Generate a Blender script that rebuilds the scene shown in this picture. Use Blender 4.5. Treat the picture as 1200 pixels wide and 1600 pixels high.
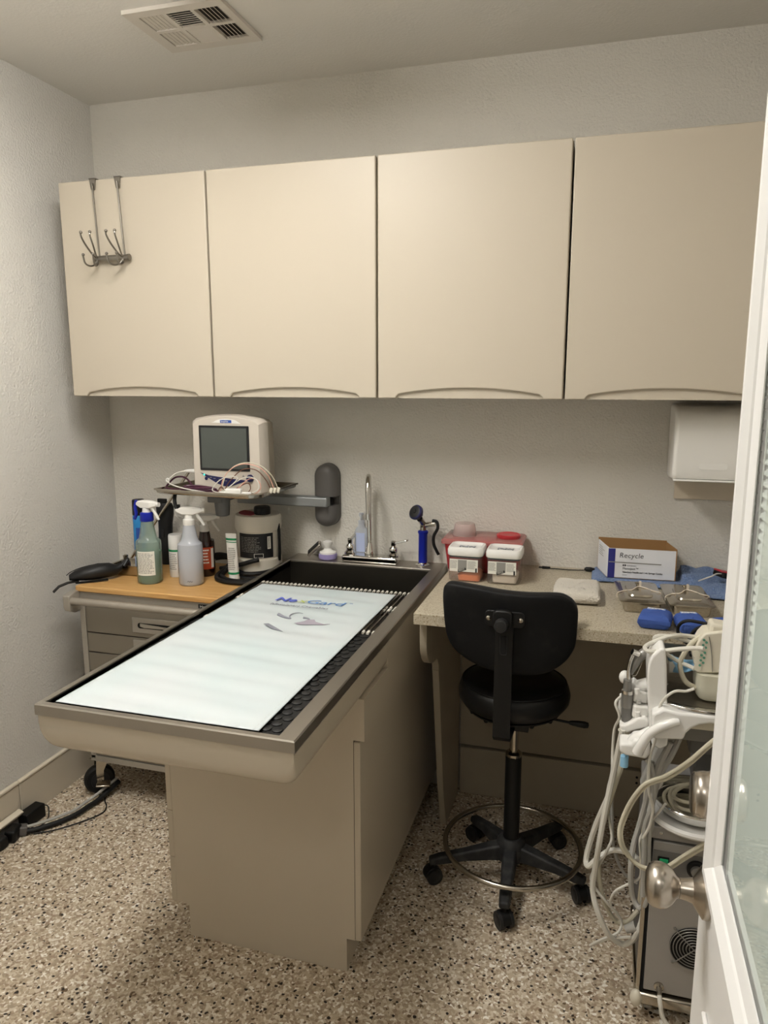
import bpy, bmesh, math, random
from mathutils import Vector, Matrix, Euler
random.seed(7)
PI = math.pi
for o in list(bpy.data.objects): bpy.data.objects.remove(o)
S = bpy.context.scene
COL = S.collection
# ------------------------------------------------------------------ camera
YAW, PITCH, ROLL, FPX = .287, .180, -.001, 1159.
CAM = Vector((1.986, -2.678, 1.604))
FW = Vector((-math.sin(YAW)*math.cos(PITCH), math.cos(YAW)*math.cos(PITCH), -math.sin(PITCH)))
RT = Vector((math.cos(YAW), math.sin(YAW), 0)); UP = RT.cross(FW)
RT, UP = (RT*math.cos(ROLL)+UP*math.sin(ROLL)), None
UP = RT.cross(FW)
cd = bpy.data.cameras.new('camera'); cam = bpy.data.objects.new('camera', cd); COL.objects.link(cam)
cd.sensor_fit = 'VERTICAL'; cd.sensor_height = 24; cd.sensor_width = 18
cd.lens = FPX*24/1600; cd.clip_start = .02
cam.matrix_world = Matrix(((RT.x, UP.x, -FW.x, CAM.x), (RT.y, UP.y, -FW.y, CAM.y), (RT.z, UP.z, -FW.z, CAM.z), (0, 0, 0, 1)))
S.camera = cam
def at(u, v, ax, val):      # real point of the place seen at a photo position, at a measured distance
    r = FW + RT*((u-600)/FPX) - UP*((v-800)/FPX); i = 'xyz'.index(ax)
    return CAM + r*((val-CAM[i])/r[i])
# ------------------------------------------------------------------ world, lights, exposure
w = bpy.data.worlds.new('world'); S.world = w; w.use_nodes = True
w.node_tree.nodes['Background'].inputs[0].default_value = (.8, .85, 1, 1)
w.node_tree.nodes['Background'].inputs[1].default_value = .02
def area(name, loc, sx, sy, power, col):
    l = bpy.data.lights.new(name, 'AREA'); l.shape = 'RECTANGLE'; l.size = sx; l.size_y = sy; l.energy = power; l.color = col
    o = bpy.data.objects.new(name, l); COL.objects.link(o); o.location = loc; return o
# the room's own lamp is the ceiling_light built with the setting (its diffuser gives off the light)
area('hall_fill', (1.6, -3.35, 2.612), .5, .5, 4, (1, .97, .93))  # unseen lamp added in the hall as weak fill through the doorway
S.view_settings.view_transform = 'Standard'; S.view_settings.look = 'None'
S.view_settings.gamma = 1; S.view_settings.use_curve_mapping = False
S.view_settings.exposure = 0.15
# ------------------------------------------------------------------ materials
def lin(c):
    if isinstance(c, str):
        c = tuple(int(c[i:i+2], 16)/255 for i in (0, 2, 4))
    return tuple((x/12.92 if x <= .04045 else ((x+.055)/1.055)**2.4) for x in c) + (1,)
MATS = {}
def mat(name, col, rough=.5, metal=0, spec=.5, bump=None, var=None, trans=0, ior=1.45, alpha=1, emit=None, coat=0, sheen=0, sss=0):
    m = bpy.data.materials.new(name); m.use_nodes = True; MATS[name] = m
    nt = m.node_tree; b = nt.nodes['Principled BSDF']; I = b.inputs
    c = lin(col); I['Base Color'].default_value = c; I['Roughness'].default_value = rough; I['Metallic'].default_value = metal
    I['Specular IOR Level'].default_value = spec; I['Transmission Weight'].default_value = trans; I['IOR'].default_value = ior
    I['Alpha'].default_value = alpha; I['Coat Weight'].default_value = coat; I['Sheen Weight'].default_value = sheen
    if emit: I['Emission Color'].default_value = lin(emit[0]); I['Emission Strength'].default_value = emit[1]
    tc = None
    def obj_co():
        nonlocal tc
        if tc is None: tc = nt.nodes.new('ShaderNodeTexCoord')
        return tc.outputs['Object']
    if var:          # (scale, second colour, contrast lo, hi)
        n = nt.nodes.new('ShaderNodeTexNoise'); n.inputs['Scale'].default_value = var[0]; n.inputs['Detail'].default_value = 5
        nt.links.new(obj_co(), n.inputs['Vector'])
        r = nt.nodes.new('ShaderNodeValToRGB'); r.color_ramp.elements[0].position = var[2]; r.color_ramp.elements[1].position = var[3]
        r.color_ramp.elements[0].color = c; r.color_ramp.elements[1].color = lin(var[1])
        nt.links.new(n.outputs['Fac'], r.inputs['Fac']); nt.links.new(r.outputs['Color'], I['Base Color'])
    if bump:         # (scale, strength, distance, detail)
        n = nt.nodes.new('ShaderNodeTexNoise'); n.inputs['Scale'].default_value = bump[0]; n.inputs['Detail'].default_value = bump[3] if len(bump) > 3 else 3
        nt.links.new(obj_co(), n.inputs['Vector'])
        k = nt.nodes.new('ShaderNodeBump'); k.inputs['Strength'].default_value = bump[1]; k.inputs['Distance'].default_value = bump[2]
        nt.links.new(n.outputs['Fac'], k.inputs['Height']); nt.links.new(k.outputs['Normal'], I['Normal'])
    return m
def nodes(m): return m.node_tree.nodes, m.node_tree.links, m.node_tree.nodes['Principled BSDF']
def clear_mat(name, tint, gloss_rough=.03, ior=1.45, body=0.0, body_col=(1, 1, 1)):   # thin clear sheet: fresnel reflection over tinted see-through
    m = bpy.data.materials.new(name); m.use_nodes = True; MATS[name] = m
    nt = m.node_tree; N = nt.nodes; L = nt.links; N.remove(N['Principled BSDF'])
    out = N['Material Output']
    t = N.new('ShaderNodeBsdfTransparent'); t.inputs[0].default_value = lin(tint)
    g = N.new('ShaderNodeBsdfGlossy'); g.inputs['Roughness'].default_value = gloss_rough
    f = N.new('ShaderNodeFresnel'); ge = N.new('ShaderNodeNewGeometry'); mr = N.new('ShaderNodeMapRange'); mr.inputs[3].default_value = ior; mr.inputs[4].default_value = 1/ior
    L.new(ge.outputs['Backfacing'], mr.inputs[0]); L.new(mr.outputs[0], f.inputs[0])
    d = N.new('ShaderNodeBsdfDiffuse'); d.inputs[0].default_value = lin(body_col)
    a = N.new('ShaderNodeMixShader'); a.inputs[0].default_value = body; L.new(t.outputs[0], a.inputs[1]); L.new(d.outputs[0], a.inputs[2])
    x = N.new('ShaderNodeMixShader'); L.new(f.outputs[0], x.inputs[0]); L.new(a.outputs[0], x.inputs[1]); L.new(g.outputs[0], x.inputs[2])
    L.new(x.outputs[0], out.inputs[0]); return m

# plaster with roller texture
def plaster(name, col, amt):
    m = mat(name, col, .75, spec=.3); N, L, b = nodes(m)
    tc = N.new('ShaderNodeTexCoord')
    n1 = N.new('ShaderNodeTexNoise'); n1.inputs['Scale'].default_value = 120; n1.inputs['Detail'].default_value = 3
    n2 = N.new('ShaderNodeTexNoise'); n2.inputs['Scale'].default_value = 9; n2.inputs['Detail'].default_value = 4
    L.new(tc.outputs['Object'], n1.inputs[0]); L.new(tc.outputs['Object'], n2.inputs[0])
    r = N.new('ShaderNodeMapRange'); r.inputs[1].default_value = .3; r.inputs[2].default_value = .65; r.inputs[3].default_value = .45; L.new(n2.outputs['Fac'], r.inputs[0])
    k = N.new('ShaderNodeMath'); k.operation = 'MULTIPLY'; L.new(n1.outputs['Fac'], k.inputs[0]); L.new(r.outputs[0], k.inputs[1])
    bp = N.new('ShaderNodeBump'); bp.inputs['Strength'].default_value = amt; bp.inputs['Distance'].default_value = .0045
    L.new(k.outputs[0], bp.inputs['Height']); L.new(bp.outputs[0], b.inputs['Normal'])
    return m
plaster('wall_paint', 'd6d2c9', 1.1)
plaster('wall_paint_left', 'd5d2cc', 1.2)
plaster('ceiling_paint', 'e2dfd9', .25)
mat('hall_paint', 'd6d2c8', .7)

def terrazzo():
    m = mat('floor_chips', 'a08c6c', .42, spec=.4); N, L, b = nodes(m)
    tc = N.new('ShaderNodeTexCoord'); co = tc.outputs['Object']
    ds = N.new('ShaderNodeTexNoise'); ds.inputs['Scale'].default_value = 60; L.new(co, ds.inputs[0])
    mx = N.new('ShaderNodeMix'); mx.data_type = 'VECTOR'; mx.inputs[0].default_value = .012; L.new(co, mx.inputs[4]); L.new(ds.outputs['Color'], mx.inputs[5])
    def vor(scale, k):
        v = N.new('ShaderNodeTexVoronoi'); v.inputs['Scale'].default_value = scale; L.new(mx.outputs[1], v.inputs['Vector'])
        s = N.new('ShaderNodeSeparateColor'); L.new(v.outputs['Color'], s.inputs[0]); return v, s.outputs[k]
    v1, s1 = vor(150, 0)
    r = N.new('ShaderNodeValToRGB'); L.new(s1, r.inputs[0]); cr = r.color_ramp; cr.interpolation = 'CONSTANT'
    pal = [(0, 'a69680'), (.12, 'c0b098'), (.34, 'b09e86'), (.5, 'cfc2ae'), (.68, 'dfd6c6'), (.78, 'a08b76'), (.90, 'eee8dd'), (.955, '68553f')]
    while len(cr.elements) < len(pal): cr.elements.new(.5)
    for e, (p, c) in zip(cr.elements, pal): e.position = p; e.color = lin(c)
    v2, s2 = vor(95, 1)
    r2 = N.new('ShaderNodeMath'); r2.operation = 'GREATER_THAN'; r2.inputs[1].default_value = .89; L.new(s2, r2.inputs[0])
    d2 = N.new('ShaderNodeMath'); d2.operation = 'LESS_THAN'; d2.inputs[1].default_value = .42; L.new(v2.outputs['Distance'], d2.inputs[0])
    k = N.new('ShaderNodeMath'); k.operation = 'MULTIPLY'; L.new(r2.outputs[0], k.inputs[0]); L.new(d2.outputs[0], k.inputs[1])
    m2 = N.new('ShaderNodeMix'); m2.data_type = 'RGBA'; L.new(k.outputs[0], m2.inputs[0]); L.new(r.outputs[0], m2.inputs[6]); m2.inputs[7].default_value = lin('241b14')
    L.new(m2.outputs[2], b.inputs['Base Color'])
    bp = N.new('ShaderNodeBump'); bp.inputs['Strength'].default_value = .25; bp.inputs['Distance'].default_value = .002
    L.new(s1, bp.inputs['Height']); L.new(bp.outputs[0], b.inputs['Normal'])
terrazzo()
def speckle(name, base, dark, light, scale):
    m = mat(name, base, .38, spec=.45); N, L, b = nodes(m)
    tc = N.new('ShaderNodeTexCoord')
    v = N.new('ShaderNodeTexVoronoi'); v.inputs['Scale'].default_value = scale; L.new(tc.outputs['Object'], v.inputs['Vector'])
    s = N.new('ShaderNodeSeparateColor'); L.new(v.outputs['Color'], s.inputs[0])
    r = N.new('ShaderNodeValToRGB'); L.new(s.outputs[0], r.inputs[0]); cr = r.color_ramp; cr.interpolation = 'CONSTANT'
    pal = [(0, base), (.62, light), (.86, base), (.93, dark)]
    while len(cr.elements) < 4: cr.elements.new(.5)
    for e, (p, c) in zip(cr.elements, pal): e.position = p; e.color = lin(c)
    n = N.new('ShaderNodeTexNoise'); n.inputs['Scale'].default_value = 6; n.inputs['Detail'].default_value = 5; L.new(tc.outputs['Object'], n.inputs[0])
    mx = N.new('ShaderNodeMix'); mx.data_type = 'RGBA'; mx.blend_type = 'MULTIPLY'; mx.inputs[0].default_value = .22
    L.new(r.outputs[0], mx.inputs[6]); L.new(n.outputs['Fac'], mx.inputs[7]); L.new(mx.outputs[2], b.inputs['Base Color'])
speckle('desk_laminate', 'b9ae98', '8d7d62', 'c9c0ac', 330)
mat('laminate', 'c2b8a7', .42, spec=.45, bump=(260, .04, .001))
mat('laminate_base', 'bdb2a0', .22, spec=.5)
mat('laminate_panel', 'ada390', .4)
mat('base_tile', 'cdc3b1', .3)
mat('base_cap', 'd9cfbc', .35)
mat('gap_black', '0b0a09', .9)
def brushed(name, col, rough, sc=(2, 300, 300), amt=.12):
    m = mat(name, col, rough, metal=1); N, L, b = nodes(m)
    tc = N.new('ShaderNodeTexCoord'); mp = N.new('ShaderNodeMapping'); mp.inputs['Scale'].default_value = sc
    n = N.new('ShaderNodeTexNoise'); n.inputs['Scale'].default_value = 3; n.inputs['Detail'].default_value = 3
    L.new(tc.outputs['Object'], mp.inputs[0]); L.new(mp.outputs[0], n.inputs[0])
    r = N.new('ShaderNodeMapRange'); r.inputs[3].default_value = max(rough-amt, .03); r.inputs[4].default_value = rough+amt
    L.new(n.outputs['Fac'], r.inputs[0]); L.new(r.outputs[0], b.inputs['Roughness'])
    return m
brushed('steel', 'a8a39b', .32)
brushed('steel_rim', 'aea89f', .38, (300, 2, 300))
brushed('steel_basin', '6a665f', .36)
mat('nickel', 'b9b1a6', .27, metal=1)
mat('chrome', 'd8d6d2', .08, metal=1)
mat('chrome_worn', 'b9b2a6', .2, metal=1)
mat('rod_steel', 'a39d95', .3, metal=1)
mat('hook_steel', '8d8880', .32, metal=1)
mat('rubber_tip', 'e8e4da', .5)
mat('rubber_black', '121212', .55, spec=.4)
mat('plastic_black', '101010', .45, spec=.35)
mat('fabric_black', '0a0a0b', .7, spec=.2, bump=(400, .2, .001), sheen=.1)
mat('vinyl_black', '0b0b0c', .38, bump=(300, .06, .001))
mat('plastic_dark', '1c1c1d', .5)
mat('dusty_black', '0b0b0c', .6, spec=.25, var=(25, '1d1c1b', .55, .8))
mat('dusty_leg', '1c1c1d', .6, var=(30, '3b3a38', .45, .75))
mat('door_white', 'e9e8e6', .35, bump=(150, .02, .001))
mat('blind_white', 'd7d9d6', .4)
clear_mat('door_glass', 'f3f8f5', .02, 1.5)
mat('white_plastic', 'e8e6e1', .35)
mat('plate_tan', 'cbbfab', .5)
mat('white_gloss', 'ecebe8', .2, coat=.3)
mat('cream_plastic', 'd9d3c2', .4)
mat('hose_white', 'd3d0c6', .45)
mat('hose_cream', 'cfc9b4', .45)
mat('hose_grey', 'aeaca6', .45)
mat('vent_white', 'd4cdc3', .45)
mat('vent_grey', '8d8781', .6)
mat('vent_dark', '4a4642', .8)
mat('monitor_shell', 'cbc2b6', .45)
mat('monitor_back', 'aea596', .5)
mat('screen_frame', '17181a', .4)
mat('screen_glass', '4d524e', .18, spec=.6)
mat('navy', '1f2150', .4)
mat('royal_blue', '1526a0', .35)
mat('logo_blue', '2c4e9c', .5)
mat('teal_led', '49d8c0', .4, emit=('49e8c8', 1.2))
mat('arm_grey', '6d6e6e', .4, metal=.3)
mat('arm_light', '8f9292', .4, metal=.4)
mat('bracket_grey', '5a5754', .45)
mat('cart_steel', '8b8478', .42, metal=.55)
mat('cart_frame', 'a8a298', .4, metal=.4)
mat('cart_tube', 'b0a99e', .35, metal=.6)
m = mat('wood_top', 'c79a5d', .4); N, L, b = nodes(m)
tc = N.new('ShaderNodeTexCoord'); mp = N.new('ShaderNodeMapping'); mp.inputs['Scale'].default_value = (2.2, 30, 30)
n = N.new('ShaderNodeTexNoise'); n.inputs['Scale'].default_value = 3; n.inputs['Detail'].default_value = 6; n.inputs['Distortion'].default_value = .4
L.new(tc.outputs['Object'], mp.inputs[0]); L.new(mp.outputs[0], n.inputs[0])
r = N.new('ShaderNodeValToRGB'); r.color_ramp.elements[0].position = .3; r.color_ramp.elements[1].position = .75
r.color_ramp.elements[0].color = lin('bd8c4e'); r.color_ramp.elements[1].color = lin('d4ad74'); L.new(n.outputs['Fac'], r.inputs[0]); L.new(r.outputs[0], b.inputs['Base Color'])
def vinyl_sheet():
    m = mat('mat_vinyl', 'e6eceb', .38, spec=.4); N, L, b = nodes(m)
    tc = N.new('ShaderNodeTexCoord')
    n = N.new('ShaderNodeTexNoise'); n.inputs['Scale'].default_value = 3.2; n.inputs['Detail'].default_value = 3; L.new(tc.outputs['Object'], n.inputs[0])
    r = N.new('ShaderNodeValToRGB'); cr = r.color_ramp; cr.elements[0].position = .35; cr.elements[0].color = lin('c9cfd1'); cr.elements[1].position = .7; cr.elements[1].color = lin('bfcdcf')
    e = cr.elements.new(.78); e.color = lin('cdccc2')
    L.new(n.outputs['Fac'], r.inputs[0]); L.new(r.outputs[0], b.inputs['Base Color'])
vinyl_sheet()
mat('ink_blue', '5c8ac8', .5); mat('ink_indigo', '5a68c4', .5); mat('ink_sky', '4f9fd6', .5); mat('ink_green', 'b9c66b', .5); mat('ink_grey', '8a8c96', .55); mat('ink_pale', 'a39ca8', .55); mat('ink_black', '26262a', .6)
mat('stitch_grey', 'b9bcbb', .7)
mat('print_white', 'e6e3da', .5); mat('print_grey', '8d8b86', .6); mat('label_black', '1b1b1d', .4); mat('label_red', 'a83247', .45); mat('label_orange', 'c98a4a', .5); mat('label_green', '3f7a45', .5)
mat('red_plastic', 'b5353a', .35, trans=.0)
clear_mat('red_clear', 'd98a86', .15, 1.45, .6, 'cc8480')
clear_mat('clear_plastic', 'f2efec', .04, 1.45, .05, 'ffffff')
clear_mat('dome_clear', 'efe2df', .1, 1.45, .35, 'e4d2ce')
clear_mat('frosted', 'e8ebee', .15, 1.4, .5, 'e2e6ee')
clear_mat('frosted_green', 'cfe0d6', .12, 1.4, .3, 'bfd0c8')
mat('liquid_green', '5f8f76', .15); mat('liquid_clear', 'c6ccd2', .15)
mat('gasket_grey', '55585c', .5); mat('foam_orange', 'e58a5c', .8); mat('cotton_white', 'e6ddd0', .9)
mat('brown_glass', '2a1410', .12, coat=.4); mat('amber_label', 'b04526', .45)
mat('blue_can', '2a86c8', .35); mat('green_print', '1f8a58', .45)
mat('comp_white', 'd9d3c6', .4)
mat('grey_script', '8c9096', .5)
mat('towel_white', 'e8e0d2', .95, bump=(420, 1.0, .006, 2), sheen=.3)
mat('towel_blue', '6a86b8', .95, bump=(260, 1.0, .012, 2), sheen=.2, var=(160, '8ba3cc', .4, .7))
mat('pack_blue', '3a569e', .75, bump=(45, .6, .008))
mat('pack_tape', '8fa4d6', .6)
mat('tie_cord', 'd8cdbd', .8)
mat('card_white', 'dfe0e4', .6); mat('card_brown', '9a754a', .85); mat('card_blue', '2c2f7c', .5)
mat('phone_red', 'b02a38', .4)
mat('mask_blue', '8fc0e0', .8)
mat('purple_hose', '4a2438', .35)
mat('lead_pink', 'd7a594', .5); mat('lead_brown', '6b4634', .5)
mat('lilac', '9a8fc0', .85, bump=(300, .6, .004)); mat('soap_label', 'b9c4e4', .4)
mat('panel_grey', 'a3a09c', .45, metal=.25)
mat('panel_dark', '757370', .5, metal=.2)
mat('fan_black', '050505', .6)
mat('switch_green', '118a56', .35, emit=('118a56', .15))
mat('holder_grey', '8a8884', .35, metal=.5)
mat('sticker_blue', '2f5d92', .5)
mat('leaf_green', '5e9c84', .5); mat('leaf_cream', 'e6e2d0', .5)
mat('jar_cream', 'd6d3c0', .35, trans=.0, sss=.1)
mat('lamp_diffuser', 'ffffff', .5, emit=('fffcf6', 26))
mat('hall_fill_diffuser', 'ffffff', .5, emit=('fff7ec', 4))  # glow for the added hall fixture, fill from behind the viewer
mat('rubber_mat', '161616', .5, spec=.5)
mat('muzzle_black', '171718', .5)
mat('desk_shadow', '57503f', .6)
# ------------------------------------------------------------------ mesh helpers
class MB:
    def __init__(s): s.v = []; s.f = []; s.m = []; s.cm = 0
    def add(s, vs, fs):
        k = len(s.v); s.v += [tuple(p) for p in vs]; s.f += [tuple(i+k for i in f) for f in fs]; s.m += [s.cm]*len(fs); return s
    def box(s, x0, x1, y0, y1, z0, z1, M=None):
        P = [(x0, y0, z0), (x1, y0, z0), (x1, y1, z0), (x0, y1, z0), (x0, y0, z1), (x1, y0, z1), (x1, y1, z1), (x0, y1, z1)]
        if M: P = [M @ Vector(p) for p in P]
        return s.add(P, [(0, 3, 2, 1), (4, 5, 6, 7), (0, 1, 5, 4), (1, 2, 6, 5), (2, 3, 7, 6), (3, 0, 4, 7)])
    def obox(s, c, d, rot=(0, 0, 0)):
        M = Matrix.Translation(Vector(c)) @ Euler(rot).to_matrix().to_4x4()
        return s.box(-d[0]/2, d[0]/2, -d[1]/2, d[1]/2, -d[2]/2, d[2]/2, M)
    def loft(s, rings, cap0=True, cap1=True, closed=False):
        n = len(rings[0]); V = [p for r in rings for p in r]; F = []
        R = len(rings)
        for i in range(R if closed else R-1):
            a, b2 = i*n, ((i+1) % R)*n
            for j in range(n):
                k = (j+1) % n; F.append((a+j, a+k, b2+k, b2+j))
        if not closed:
            if cap0: F.append(tuple(range(n-1, -1, -1)))
            if cap1: F.append(tuple(range((R-1)*n, R*n)))
        return s.add(V, F)
    def cyl(s, p0, p1, r0, r1=None, n=20):
        p0, p1 = Vector(p0), Vector(p1); r1 = r0 if r1 is None else r1
        q = (p1-p0).normalized().to_track_quat('Z', 'Y')
        ring = lambda c, r: [c + q @ Vector((r*math.cos(2*PI*i/n), r*math.sin(2*PI*i/n), 0)) for i in range(n)]
        return s.loft([ring(p0, r0), ring(p1, r1)])
    def lathe(s, prof, c=(0, 0, 0), n=28, M=None, sx=1, sy=1):     # prof: (r, z) from bottom to top
        c = Vector(c); R = []
        for r, z in prof:
            r = max(r, 1e-4)
            ring = [Vector((r*sx*math.cos(2*PI*i/n), r*sy*math.sin(2*PI*i/n), z)) for i in range(n)]
            R.append([c + (M @ p if M else p) for p in ring])
        return s.loft(R)
    def tube(s, pts, r, n=8, closed=False, sub=6, flat=False):
        P = [Vector(p) for p in pts]
        if sub > 1 and len(P) > 2:
            Q = []; k = len(P)
            rng = range(k if closed else k-1)
            for i in rng:
                g = (lambda j: P[j % k]) if closed else (lambda j: P[min(max(j, 0), k-1)])
                a, b2, c2, d = g(i-1), g(i), g(i+1), g(i+2)
                for t in range(sub):
                    t /= sub
                    Q.append(.5*((2*b2)+(c2-a)*t+(2*a-5*b2+4*c2-d)*t*t+(3*b2-a-3*c2+d)*t**3))
            if not closed: Q.append(P[-1])
            P = Q
        k = len(P); R = []; nrm = None
        for i in range(k):
            t = (P[(i+1) % k]-P[i-1]) if closed else (P[min(i+1, k-1)]-P[max(i-1, 0)])
            if t.length < 1e-9: t = Vector((0, 0, 1))
            t.normalize()
            if nrm is None: nrm = t.orthogonal().normalized()
            nrm = nrm - t*nrm.dot(t)
            if nrm.length < 1e-6: nrm = t.orthogonal()
            nrm.normalize(); bn = t.cross(nrm)
            rr = r(i/(k-1)) if callable(r) else r
            R.append([P[i] + (nrm*math.cos(2*PI*j/n) + bn*math.sin(2*PI*j/n))*rr for j in range(n)])
        return s.loft(R, closed=closed)
    def prism(s, poly, plane, a, b2):
        f = {'xz': lambda u, v, t: (u, t, v), 'yz': lambda u, v, t: (t, u, v), 'xy': lambda u, v, t: (u, v, t)}[plane]
        return s.loft([[f(u, v, a) for u, v in poly], [f(u, v, b2) for u, v in poly]])
    def sphere(s, c, r, n=16, sc=(1, 1, 1), M=None):
        c = Vector(c); R = []
        h = n//2
        for i in range(h+1):
            th = PI*i/h; z = -math.cos(th); rr = max(math.sin(th), 1e-3)
            ring = [Vector((rr*math.cos(2*PI*j/n)*r*sc[0], rr*math.sin(2*PI*j/n)*r*sc[1], z*r*sc[2])) for j in range(n)]
            R.append([c + (M @ p if M else p) for p in ring])
        return s.loft(R)
    def quad(s, a, b2, c, d): return s.add([a, b2, c, d], [(0, 1, 2, 3)])
    def grid(s, fn, nu, nv):
        V = [fn(i/nu, j/nv) for j in range(nv+1) for i in range(nu+1)]
        F = [(j*(nu+1)+i, j*(nu+1)+i+1, (j+1)*(nu+1)+i+1, (j+1)*(nu+1)+i) for j in range(nv) for i in range(nu)]
        return s.add(V, F)
    def mesh(s, name, mats, smooth=True, angle=40):
        me = bpy.data.meshes.new(name); me.from_pydata(s.v, [], s.f)
        for m in (mats if isinstance(mats, (list, tuple)) else [mats]): me.materials.append(MATS[m])
        me.polygons.foreach_set('material_index', s.m)
        bm = bmesh.new(); bm.from_mesh(me); bmesh.ops.recalc_face_normals(bm, faces=bm.faces); bm.to_mesh(me); bm.free()
        if smooth:
            me.polygons.foreach_set('use_smooth', [True]*len(me.polygons)); me.set_sharp_from_angle(angle=math.radians(angle))
        me.update(); return me
ROOTM = {}
def link(o, parent=None):
    COL.objects.link(o)
    if parent is not None: o.parent = parent
    return o
def thing(name, label, cat, loc=(0, 0, 0), rz=0, group=None, kind=None):
    o = bpy.data.objects.new(name, None); link(o); o.empty_display_size = .05
    o.location = loc; o.rotation_euler = (0, 0, rz); ROOTM[o] = Matrix.Translation(Vector(loc)) @ Matrix.Rotation(rz, 4, 'Z')
    tag(o, label, cat, group, kind); return o
def tag(o, label=None, cat=None, group=None, kind=None):
    if label: o['label'] = label
    if cat: o['category'] = cat
    if group: o['group'] = group
    if kind: o['kind'] = kind
    return o
def finish(o, bev=0, seg=2, sub=0, solid=0):
    if solid: k = o.modifiers.new('solid', 'SOLIDIFY'); k.thickness = solid; k.offset = 0
    if bev:
        k = o.modifiers.new('bevel', 'BEVEL'); k.width = bev; k.segments = seg; k.limit_method = 'ANGLE'; k.angle_limit = math.radians(50); k.harden_normals = False
    if sub: k = o.modifiers.new('subdiv', 'SUBSURF'); k.levels = sub; k.render_levels = sub
    return o
def part(name, mb, mats, parent, bev=0, seg=2, sub=0, solid=0, world=True, label=None, angle=40, kind=None):
    M = ROOTM[parent]
    if world:
        Mi = M.inverted(); mb.v = [tuple(Mi @ Vector(p)) for p in mb.v]
    o = bpy.data.objects.new(name, mb.mesh(name, mats, angle=angle)); link(o, parent); ROOTM[o] = M
    if label: o['label'] = label
    if kind: o['kind'] = kind
    return finish(o, bev, seg, sub, solid)
def single(name, mb, mats, label, cat, loc=None, group=None, kind=None, bev=0, seg=2, sub=0, solid=0, angle=40):   # a thing that is one mesh, world coords
    if loc is None:
        xs = [p[0] for p in mb.v]; ys = [p[1] for p in mb.v]; zs = [p[2] for p in mb.v]
        loc = ((min(xs)+max(xs))/2, (min(ys)+max(ys))/2, min(zs))
    mb.v = [(p[0]-loc[0], p[1]-loc[1], p[2]-loc[2]) for p in mb.v]
    o = bpy.data.objects.new(name, mb.mesh(name, mats, angle=angle)); link(o); o.location = loc
    ROOTM[o] = Matrix.Translation(Vector(loc))
    tag(o, label, cat, group, kind); return finish(o, bev, seg, sub, solid)
def text(body, size, M, mats, parent, name='lettering', extrude=.0003, shear=0, spacing=1, offset=0, align='LEFT', sx=1):
    cu = bpy.data.curves.new('t', 'FONT'); cu.body = body; cu.size = size; cu.extrude = extrude; cu.shear = shear; cu.space_character = spacing; cu.offset = offset; cu.align_x = align
    cu.resolution_u = 3
    t = bpy.data.objects.new('t', cu); COL.objects.link(t)
    dg = bpy.context.evaluated_depsgraph_get(); me = bpy.data.meshes.new_from_object(t.evaluated_get(dg))
    bpy.data.objects.remove(t); bpy.data.curves.remove(cu)
    me.transform(ROOTM[parent].inverted() @ M @ Matrix.Diagonal((sx, 1, 1, 1))); me.name = name; me.materials.clear(); me.materials.append(MATS[mats])
    o = bpy.data.objects.new(name, me); link(o, parent); ROOTM[o] = ROOTM[parent]; return o
def frame(o, u, v):          # matrix with x along u, y along v at o
    u = Vector(u).normalized(); v = Vector(v); v = (v-u*v.dot(u)).normalized(); n = u.cross(v)
    return Matrix(((u.x, v.x, n.x, o[0]), (u.y, v.y, n.y, o[1]), (u.z, v.z, n.z, o[2]), (0, 0, 0, 1)))
def lines(M, w, h, rows, fill=.8, th=.45, seed=0):     # rows of illegible small print as thin strips, in the plane of M
    rnd = random.Random(seed); mb = MB(); p = h/rows
    for i in range(rows):
        y = h-(i+.5)*p; x = 0; end = w*(fill+rnd.random()*(1-fill))
        while x < end:
            l = w*rnd.uniform(.06, .2); e = min(x+l, end)
            mb.add([M @ Vector(q) for q in ((x, y-p*th/2, 0), (e, y-p*th/2, 0), (e, y+p*th/2, 0), (x, y+p*th/2, 0))], [(0, 1, 2, 3)])
            x = e+w*.025
    return mb
def arc_label(c, r, a0, a1, z0, z1, n=14):            # print wrapped round a bottle
    mb = MB()
    return mb.grid(lambda u, v: (c[0]+r*math.cos(a0+(a1-a0)*u), c[1]+r*math.sin(a0+(a1-a0)*u), z0+(z1-z0)*v), n, 1)
def arc_lines(c, r, a0, a1, z0, z1, rows, seed=0, th=.45):
    rnd = random.Random(seed); mb = MB(); p = (z1-z0)/rows
    for i in range(rows):
        z = z1-(i+.5)*p; end = rnd.uniform(.75, 1); x = 0
        while x < end:
            e = min(x+rnd.uniform(.07, .2), end)
            mb.grid(lambda u, v: (c[0]+r*math.cos(a0+(a1-a0)*(x+(e-x)*u)), c[1]+r*math.sin(a0+(a1-a0)*(x+(e-x)*u)), z+(v-.5)*p*th), 2, 1)
            x = e+.03
    return mb
def rrect(x0, x1, y0, y1, r, n=5):
    P = []
    for cx, cy, a in ((x1-r, y0+r, -PI/2), (x1-r, y1-r, 0), (x0+r, y1-r, PI/2), (x0+r, y0+r, PI)):
        for i in range(n+1): t = a+PI/2*i/n; P.append((cx+r*math.cos(t), cy+r*math.sin(t)))
    return P
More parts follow.
